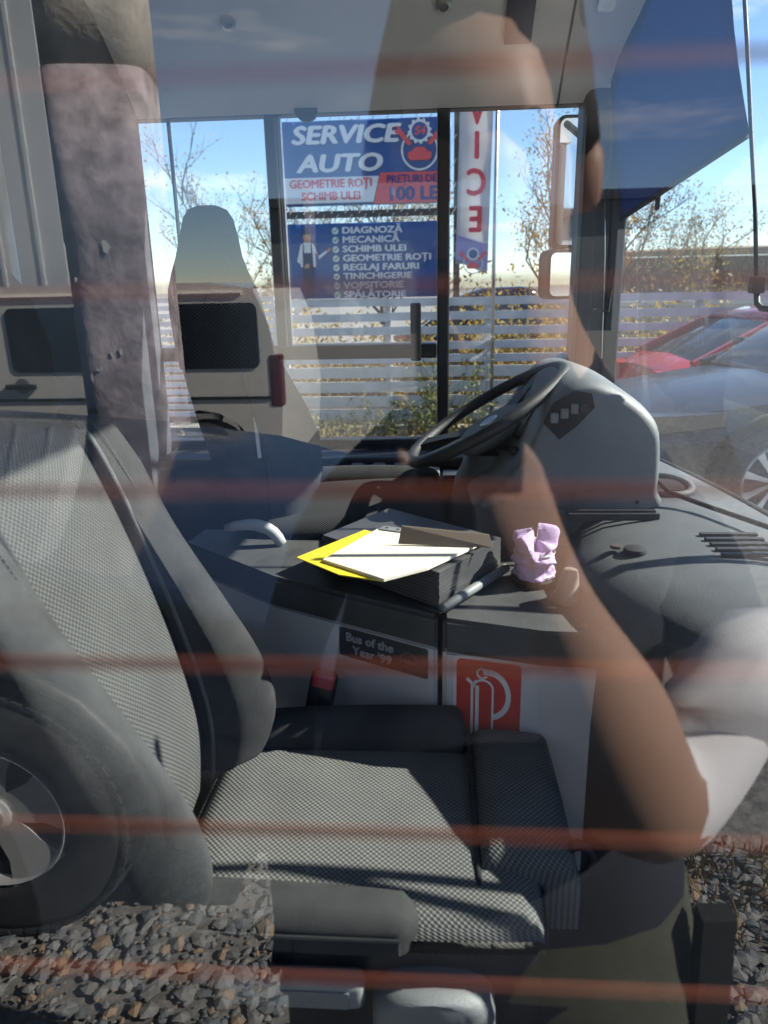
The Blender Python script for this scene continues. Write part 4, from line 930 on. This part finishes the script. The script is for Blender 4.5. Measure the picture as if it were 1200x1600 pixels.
def suvwheel(x, y):
    h = thing('wheel', '', None, (x, y, GZ)); h.parent = sv; h.location = Vector((x, y, GZ))-BASE[sv.name]; del h['label']
    BASE[h.name] = Vector()
    w = wheel(h, 0, 0, wr, 1, .235, 5, .20, True)
    for ch in list(w.children): ch.parent = h
    w.name = 'tyre'
suvwheel(wc.x, SY+.02); suvwheel(-3.75, SY+.02)
# -- concrete pole
po = thing('concrete_pole', 'old rectangular concrete pole with torn paper scraps mirrored at the left', 'pole', (-1.46, -3.35, GZ))
pc = Vector((-1.46, -3.35, 0)); pr_ = R(-10)
def psec(z, k=1): return [(pc.x+u*cos(pr_)-v*sin(pr_), pc.y+u*sin(pr_)+v*cos(pr_), z) for u, v, _z in sup(0, 0, 0, .215*k, .25*k, 32, 5)]
CONP = mat('stained concrete', (.52, .46, .39), .9, 0, .55, 5, bump=1, bscale=40, detail=10)
CONQ = mat('faded violet painted concrete', (.46, .39, .40), .85, 0, .55, 9.0, bump=1, bscale=26, detail=9)
obj('shaft', loft(new(), [psec(z, k) for z, k in ((2.70, 1.0), (2.95, 1.0), (6.5, .88))]), CONP, po, True)
obj('painted_foot', loft(new(), [psec(z, k) for z, k in ((GZ-.1, 1.03), (1.6, 1.0), (2.0, .995), (2.01, 1.012), (2.695, 1.01))]), CONQ, po, True)
nv = Vector((-sin(pr_), cos(pr_), 0)); uv_ = Vector((cos(pr_), sin(pr_), 0)); rnd = random.Random(4)
PAPR = mat('weathered paper', (.6, .58, .54), .9, var=.2)
for _ in range(6):
    u = rnd.uniform(-.19, .0); z = rnd.uniform(1.3, 2.5); c = pc+nv*.256+uv_*u; s = rnd.uniform(.008, .032)
    obj('paper_scrap', prism(new(), [c+uv_*s*cos(a)*rnd.uniform(.3, 1)+Vector((0, 0, z+s*1.5*sin(a)*rnd.uniform(.4, 1)))+nv*rnd.uniform(0, .005) for a in (0, 1.2, 2.4, 3.7, 5)], nv*.001), PAPR, po)
# -- beige van
VY = -4.9
vn = thing('beige_van', 'pale beige van with dark windows mirrored behind the concrete pole', 'van', (-3.3, VY-.95, GZ))
VP = mat('pale beige van paint', (.74, .71, .64), .3, 0, coat=1, var=.04)
vp = [(-1.10, .50), (-1.06, 1.0), (-1.12, 1.55), (-1.22, 1.80), (-1.5, 1.845), (-4.4, 1.845), (-4.75, 1.80), (-5.35, 1.22), (-5.75, 1.05), (-5.85, .75), (-5.82, .48)]
arc2 = [(-1.66-.42*cos(a), .56+.42*sin(a)) for a in (R(-8+i*19.6) for i in range(11))]
arc1 = [(-4.75-.42*cos(a), .56+.42*sin(a)) for a in (R(-8+i*19.6) for i in range(11))]
bm = new(); prism(bm, [(x, VY, z) for x, z in vp+[(-5.2, .48)]+arc1+[(-4.3, .44), (-2.1, .44)]+arc2], (0, -1.85, 0))
bmesh.ops.triangulate(bm, faces=[f for f in bm.faces if len(f.verts) > 4]); obj('body', bm, VP, vn, 30)
obj('roof_rail', tb([(-1.3, VY+.002, 1.775), (-4.6, VY+.002, 1.775)], .018, 6), VP, vn)
Mv = frame((0, VY, 0), (-1, 0, 0), (0, 0, 1))
def vpane(x0, x1, z0, z1, nm='window'): 
    w = obj(nm, flat(Mv, rrect(abs(x1-x0), z1-z0, .05, 4, -(x0+x1)/2, (z0+z1)/2), .004, .006), DGL, vn); return w
vpane(-1.20, -2.20, 1.27, 1.71); vpane(-2.28, -2.98, 1.26, 1.70); vpane(-3.22, -4.10, 1.24, 1.70)
obj('window_frame', tb([(-2.24, VY+.006, 1.22), (-2.24, VY+.006, 1.76)], .02, 6), VP, vn)
obj('side_trim', bx((-4.3, VY+.001, 1.055), (-1.13, VY+.012, 1.075)), FRM, vn)
for x in (-2.24, -3.16, -4.15): obj('door_seam', bx((x-.006, VY+.001, .50), (x+.006, VY+.004, 1.76)), FRM, vn)
obj('door_handle', bx((-3.05, VY+.004, 1.14), (-2.82, VY+.035, 1.18), .012), BLK, vn)
obj('handle_cup', flat(Mv, circ(.055, 18, 2.93, 1.165), .002, .003), PLAS, vn)
obj('taillight', bx((-1.14, VY-.10, 1.0), (-1.05, VY+.008, 1.36), .015), mat('dark red lens', (.10, .012, .012), .12, spec=.8), vn)
for x in (-1.66, -4.75):
    h = thing('wheel', '', None, (x, VY, GZ)); del h['label']; h.parent = vn; h.location = Vector((x, VY+.0, GZ))-BASE[vn.name]; BASE[h.name] = Vector()
    w = wheel(h, 0, 0, .345, 1, .21, 7, .09); w.name = 'tyre'
    for ch in list(w.children): ch.parent = h
# -- white box trailer further back
tr_ = thing('box_trailer', 'tall white box trailer mirrored at the far left behind the van', 'trailer', (-6.9, -8.6, GZ))
obj('box', bx((-13.5, -9.8, GZ+.9), (-3.62, -7.3, 4.6), .03), mat('white trailer skin', (.62, .63, .63), .4, var=.08, scale=1.2), tr_)
for x in (-3.9, -4.3, -5.4, -6.6, -8): obj('rib', bx((x-.02, -7.299, GZ+.95), (x+.02, -7.285, 4.55)), GALV, tr_)
obj('chassis', bx((-13.3, -9.5, GZ+.5), (-3.8, -7.5, GZ+.895)), DST, tr_)
for x in (-5.0, -6.3):
    h = thing('wheel', '', None, (x, -7.4, GZ)); del h['label']; h.parent = tr_; h.location = Vector((x, -7.4, GZ))-BASE[tr_.name]; BASE[h.name] = Vector()
    w = wheel(h, 0, 0, .5, 1, .3, 8, .1); w.name = 'tyre'
    for ch in list(w.children): ch.parent = h
wh = thing('added_hall', 'long grey hall added behind the yard, dimming the horizon mirrored over the signs', 'building', (6, -26, GZ))  # added to block the bright horizon from the pane's reflection
obj('wall', bx((-6, -34, GZ), (26, -26, 4.3)), mat('dull grey cladding', (.16, .17, .18), .7, var=.2, scale=.6), wh)
obj('roof', prism(new(), [(-6.4, -25.6, 4.31), (26.4, -25.6, 4.31), (26.4, -25.6, 4.6), (-6.4, -25.6, 4.6)], (0, -9, .6)), DST, wh)
for x in (0, 6, 12, 18): obj('gate', bx((x, -25.99, GZ), (x+3.2, -25.93, 3.4)), mat('pale roller gate', (.4, .42, .43), .6), wh)
# -- gravel stones close to the bus
bm = new(); rnd = random.Random(31)
ico = [Vector(v) for v in ((0, 0, 1), (.9, 0, .25), (.28, .85, .25), (-.72, .53, .25), (-.72, -.53, .25), (.28, -.85, .25), (.55, .55, -.5), (-.55, .5, -.5), (-.5, -.55, -.5), (.55, -.5, -.5))]
fcs = ((0, 1, 2), (0, 2, 3), (0, 3, 4), (0, 4, 5), (0, 5, 1), (1, 6, 2), (2, 7, 3), (3, 8, 4), (4, 8, 5), (5, 9, 1), (2, 6, 7), (3, 7, 8), (5, 8, 9), (1, 9, 6))
for _ in range(24000):
    x = rnd.uniform(-2.1, .9); y = rnd.uniform(-3.4, -.04)
    s = rnd.choice((.004, .006, .008, .011, .015, .022))*rnd.uniform(.8, 1.3); ra = rnd.uniform(0, 6.28); sx_, sy_, sz_ = rnd.uniform(.7, 1.4), rnd.uniform(.6, 1.1), rnd.uniform(.3, .6)
    vs = []
    for v in ico:
        q = Vector((v.x*sx_, v.y*sy_, v.z*sz_))*s*rnd.uniform(.85, 1.15); vs.append(bm.verts.new((x+q.x*cos(ra)-q.y*sin(ra), y+q.x*sin(ra)+q.y*cos(ra), GZ+.006+s*sz_*.4+q.z)))
    k = rnd.choice((0, 0, 0, 1, 1, 2))
    for f in fcs: bm.faces.new([vs[i] for i in f]).material_index = k
gv = obj('gravel', bm, [mat('grey stone', (.27, .27, .26), .85, var=.35, scale=30), mat('blue grey stone', (.17, .18, .19), .85, var=.3, scale=30), mat('tan stone', (.36, .26, .17), .85, var=.3, scale=30)])
tag(gv, 'loose grey and tan gravel stones beside the bus', None, None, 'stuff')
weeds('dry_grass', 'dry grass growing in the gravel by the photographer', (.68, 1.2, -1.6, -1.22), 240, .05, .16, _M['straw'], 41, 0)

# ------------------------------------------------------------------ the photographer
def skin_mesh(nodes, edges, sub=2):
    me = bpy.data.meshes.new('body'); me.from_pydata([n[0] for n in nodes], edges, []); o = bpy.data.objects.new('tmp_body', me); C.objects.link(o)
    md = o.modifiers.new('s', 'SKIN'); md.use_smooth_shade = True
    for i, n in enumerate(nodes):
        r = n[1] if isinstance(n[1], tuple) else (n[1], n[1]); me.skin_vertices[0].data[i].radius = r
    me.skin_vertices[0].data[0].use_root = True
    o.modifiers.new('u', 'SUBSURF').levels = sub
    dg = bpy.context.evaluated_depsgraph_get(); r = bpy.data.meshes.new_from_object(o.evaluated_get(dg)); bpy.data.objects.remove(o); return r
N = [((.07, -.56, 1.06), (.23, .13)), ((.07, -.57, 1.25), (.22, .12)), ((.09, -.60, 1.45), (.22, .12)), ((.13, -.62, 1.62), (.13, .09)), ((.10, -.60, 1.735), (.062, .062)), ((.065, -.55, 1.80), .07), ((.05, -.52, 1.88), (.088, .10)), ((.045, -.51, 1.97), (.088, .105)), ((.045, -.515, 2.035), (.06, .07)),
     ((.31, -.62, 1.47), .075), ((.34, -.50, 1.34), .058), ((.205, -.405, 1.275), .085), ((.165, -.365, 1.40), .072), ((.105, -.335, 1.535), .034), ((.075, -.320, 1.60), (.036, .02)), ((.055, -.303, 1.66), (.036, .018)),
     ((-.01, -.68, 1.60), .075), ((-.13, -.67, 1.50), .058), ((-.20, -.66, 1.32), .047), ((-.20, -.60, 1.18), .040), ((-.195, -.55, 1.06), .029), ((-.19, -.53, 1.01), (.034, .018)),
     ((-.075, -.55, .96), .15), ((-.085, -.54, .66), .13), ((-.09, -.58, .30), .10), ((-.06, -.56, GZ+.05), (.045, .045)), ((-.07, -.40, GZ+.04), (.045, .035)),
     ((.235, -.55, .96), .14), ((.25, -.54, .66), .12), ((.28, -.58, .30), .075), ((.28, -.56, GZ+.05), (.045, .045)), ((.29, -.40, GZ+.04), (.045, .035)), ((.05, -.405, 1.90), .016)]
Ee = [(0, 1), (1, 2), (2, 3), (3, 4), (4, 5), (5, 6), (6, 7), (7, 8), (3, 9), (9, 10), (10, 11), (11, 12), (12, 13), (13, 14), (14, 15), (3, 16), (16, 17), (17, 18), (18, 19), (19, 20), (20, 21), (0, 22), (22, 23), (23, 24), (24, 25), (25, 26), (0, 27), (27, 28), (28, 29), (29, 30), (30, 31), (6, 32)]
def seg(c, pts_, d):
    for a, b in zip(pts_, pts_[1:]):
        a, b = Vector(a), Vector(b); t = max(0, min(1, (c-a).dot(b-a)/(b-a).length_squared))
        if (c-a.lerp(b, t)).length < d: return True
    return False
def fingers(base, dirs, lens, bends):
    global N, Ee
    for b, d, L_, bend in zip(base, dirs, lens, bends):
        i0 = len(N); d = Vector(d).normalized(); bd_ = Vector(bend).normalized(); p = Vector(b)
        pts_ = [p, p+d*L_*.45, p+d*L_*.45+(d*.6+bd_*.6).normalized()*L_*.3, p+d*L_*.45+(d*.6+bd_*.6).normalized()*L_*.3+(d*.1+bd_).normalized()*L_*.25]
        for q, r in zip(pts_, (.0095, .009, .0085, .0075)): N.append((tuple(q), r))
        Ee += [(i0, i0+1), (i0+1, i0+2), (i0+2, i0+3)]
        Ee.append((HAND, i0))
HAND = 15; fingers([(.030, -.295, 1.715), (.030, -.294, 1.698), (.030, -.294, 1.681), (.032, -.294, 1.665), (.055, -.298, 1.69)], [(-.9, -.05, .15), (-.9, -.05, .05), (-.9, -.05, 0), (-.9, -.05, -.1), (-.3, .0, .8)], (.075, .078, .075, .065, .045), [(-.1, .9, 0)]*4+[(-.4, .5, .4)])
HAND = 21; fingers([(-.165, -.525, .98), (-.178, -.52, .975), (-.192, -.52, .975), (-.205, -.525, .98), (-.155, -.535, 1.0)], [(.1, .2, -.9), (.05, .2, -.9), (-.05, .2, -.9), (-.1, .2, -.9), (.5, .3, -.6)], (.075, .082, .076, .062, .06), [(0, .8, -.3)]*5)
pe = thing('person', 'person in dark top and white sleeve photographing, mirrored in the window pane', 'person', (.12, -.56, GZ))
me = skin_mesh(N, Ee); me.name = 'body'
SKIN = mat('skin', (.40, .235, .165), .5, var=.1, scale=6); TOPM = mat('dark navy top and shaded leg', (.02, .023, .035), .9, var=.3); PANT = mat('olive trousers', (.085, .088, .068), .9, var=.25, scale=10); SLV = mat('white sleeve', (.80, .79, .81), .9, var=.1); DEN = mat('blue denim', (.018, .03, .075), .9, var=.25, scale=20); SHOE = mat('black shoe', (.02, .02, .02), .5)
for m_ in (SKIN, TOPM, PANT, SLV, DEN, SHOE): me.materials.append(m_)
for p in me.polygons:
    c = p.center; k = 1; p.use_smooth = True
    if c.z < GZ+.1: k = 5
    elif c.z < 1.08: k = 2 if c.x > .12 else 1  # left leg takes the dark top colour, its shade painted in
    elif c.z > 1.715 and c.x < .20: k = 0
    elif seg(c, ((.27, -.44, 1.31), (.36, -.51, 1.36)), .085): k = 3
    elif seg(c, ((.215, -.405, 1.285), (.162, -.365, 1.41), (.105, -.32, 1.535), (.07, -.286, 1.66)), .10) and c.y > -.47: k = 0
    elif seg(c, ((-.195, -.56, 1.08), (-.185, -.50, .92)), .075) and c.x < -.14 and c.y > -.60: k = 0
    elif seg(c, ((-.13, -.67, 1.50), (-.20, -.66, 1.32), (-.20, -.60, 1.18)), .065) and c.x < -.12: k = 4
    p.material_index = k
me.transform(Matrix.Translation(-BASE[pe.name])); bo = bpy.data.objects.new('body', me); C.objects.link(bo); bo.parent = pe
# loose white sleeve and trouser stripe, hair, eyes, ears
obj('sleeve', loft(new(), [[Vector((.37, -.54, 1.385)).lerp(Vector((.275, -.445, 1.315)), t)+Vector((.080*cos(a)*k+.01*sin(5*a), .055*sin(a)*k*.9, .098*sin(a)*k+.008*sin(3*a+t*7))) for a in (2*pi*j/20 for j in range(20))] for t, k in ((0, .9), (.3, 1.05), (.6, 1.05), (.85, 1.0), (1, .95))]), SLV, pe, True)
obj('trouser_stripe', loft(new(), [[(x+dx, y+.012, z) for dx, y in ((-.02, -.470), (.02, -.474), (.02, -.50), (-.02, -.50))] for x, z in ((.335, 1.08), (.34, .95), (.345, .80), (.35, .6))]), mat('black stripe', (.015, .015, .015), .8), pe)
hr = []
for i in range(10):
    t = i/9; zz = 1.90+.165*sin(t*pi/2); rr = .112*cos(t*pi/2*.97)
    hr.append([(.045+rr*cos(a)*(1+.03*sin(7*a)), -.525+rr*1.12*sin(a)-(.03 if sin(a) > 0 and t < .35 else 0), zz+(.035 if sin(a) > .3 and t < .5 else 0)+.004*sin(9*a+i)) for a in (2*pi*j/28 for j in range(28))])
obj('hair', loft(new(), hr), mat('dark hair', (.03, .022, .018), .7, var=.4, scale=60), pe, True)
for sx in (-1, 1):
    obj('ear', loft(new(), [sup(.045+sx*(.098+dx), -.52, 1.895, .018*k, .032*k, 12, 2.2, 'x') for dx, k in ((-.012, 1), (.008, 1), (.014, .7))]), SKIN, pe, True)
    obj('eye', lathe(new(), [(0, -.012), (.009, -.008), (.012, 0), (.009, .008), (0, .012)], (.047+sx*.034, -.425, 1.925), (0, 1, 0), 12), RUB, pe, True)
obj('mouth', tb([(.02, -.425, 1.845), (.047, -.417, 1.842), (.074, -.425, 1.845)], .006, 6), mat('lip', (.35, .13, .11), .5), pe, True)
ph_ = thing('phone', 'black phone held up to the glass, mirrored in the pane', 'phone', (.025, -.266, 1.655))
obj('case', bx((-.012, -.272, 1.655), (.064, -.263, 1.817), .004, 3), mat('black phone back', (.01, .01, .012), .25), ph_, 40)
for z in (1.8, 1.777, 1.755): obj('lens', lathe(new(), [(0, 0), (.0075, 0), (.0065, .0018), (0, .0012)], (0, -.2628, z), (0, 1, 0), 16), DGL, ph_, 30)
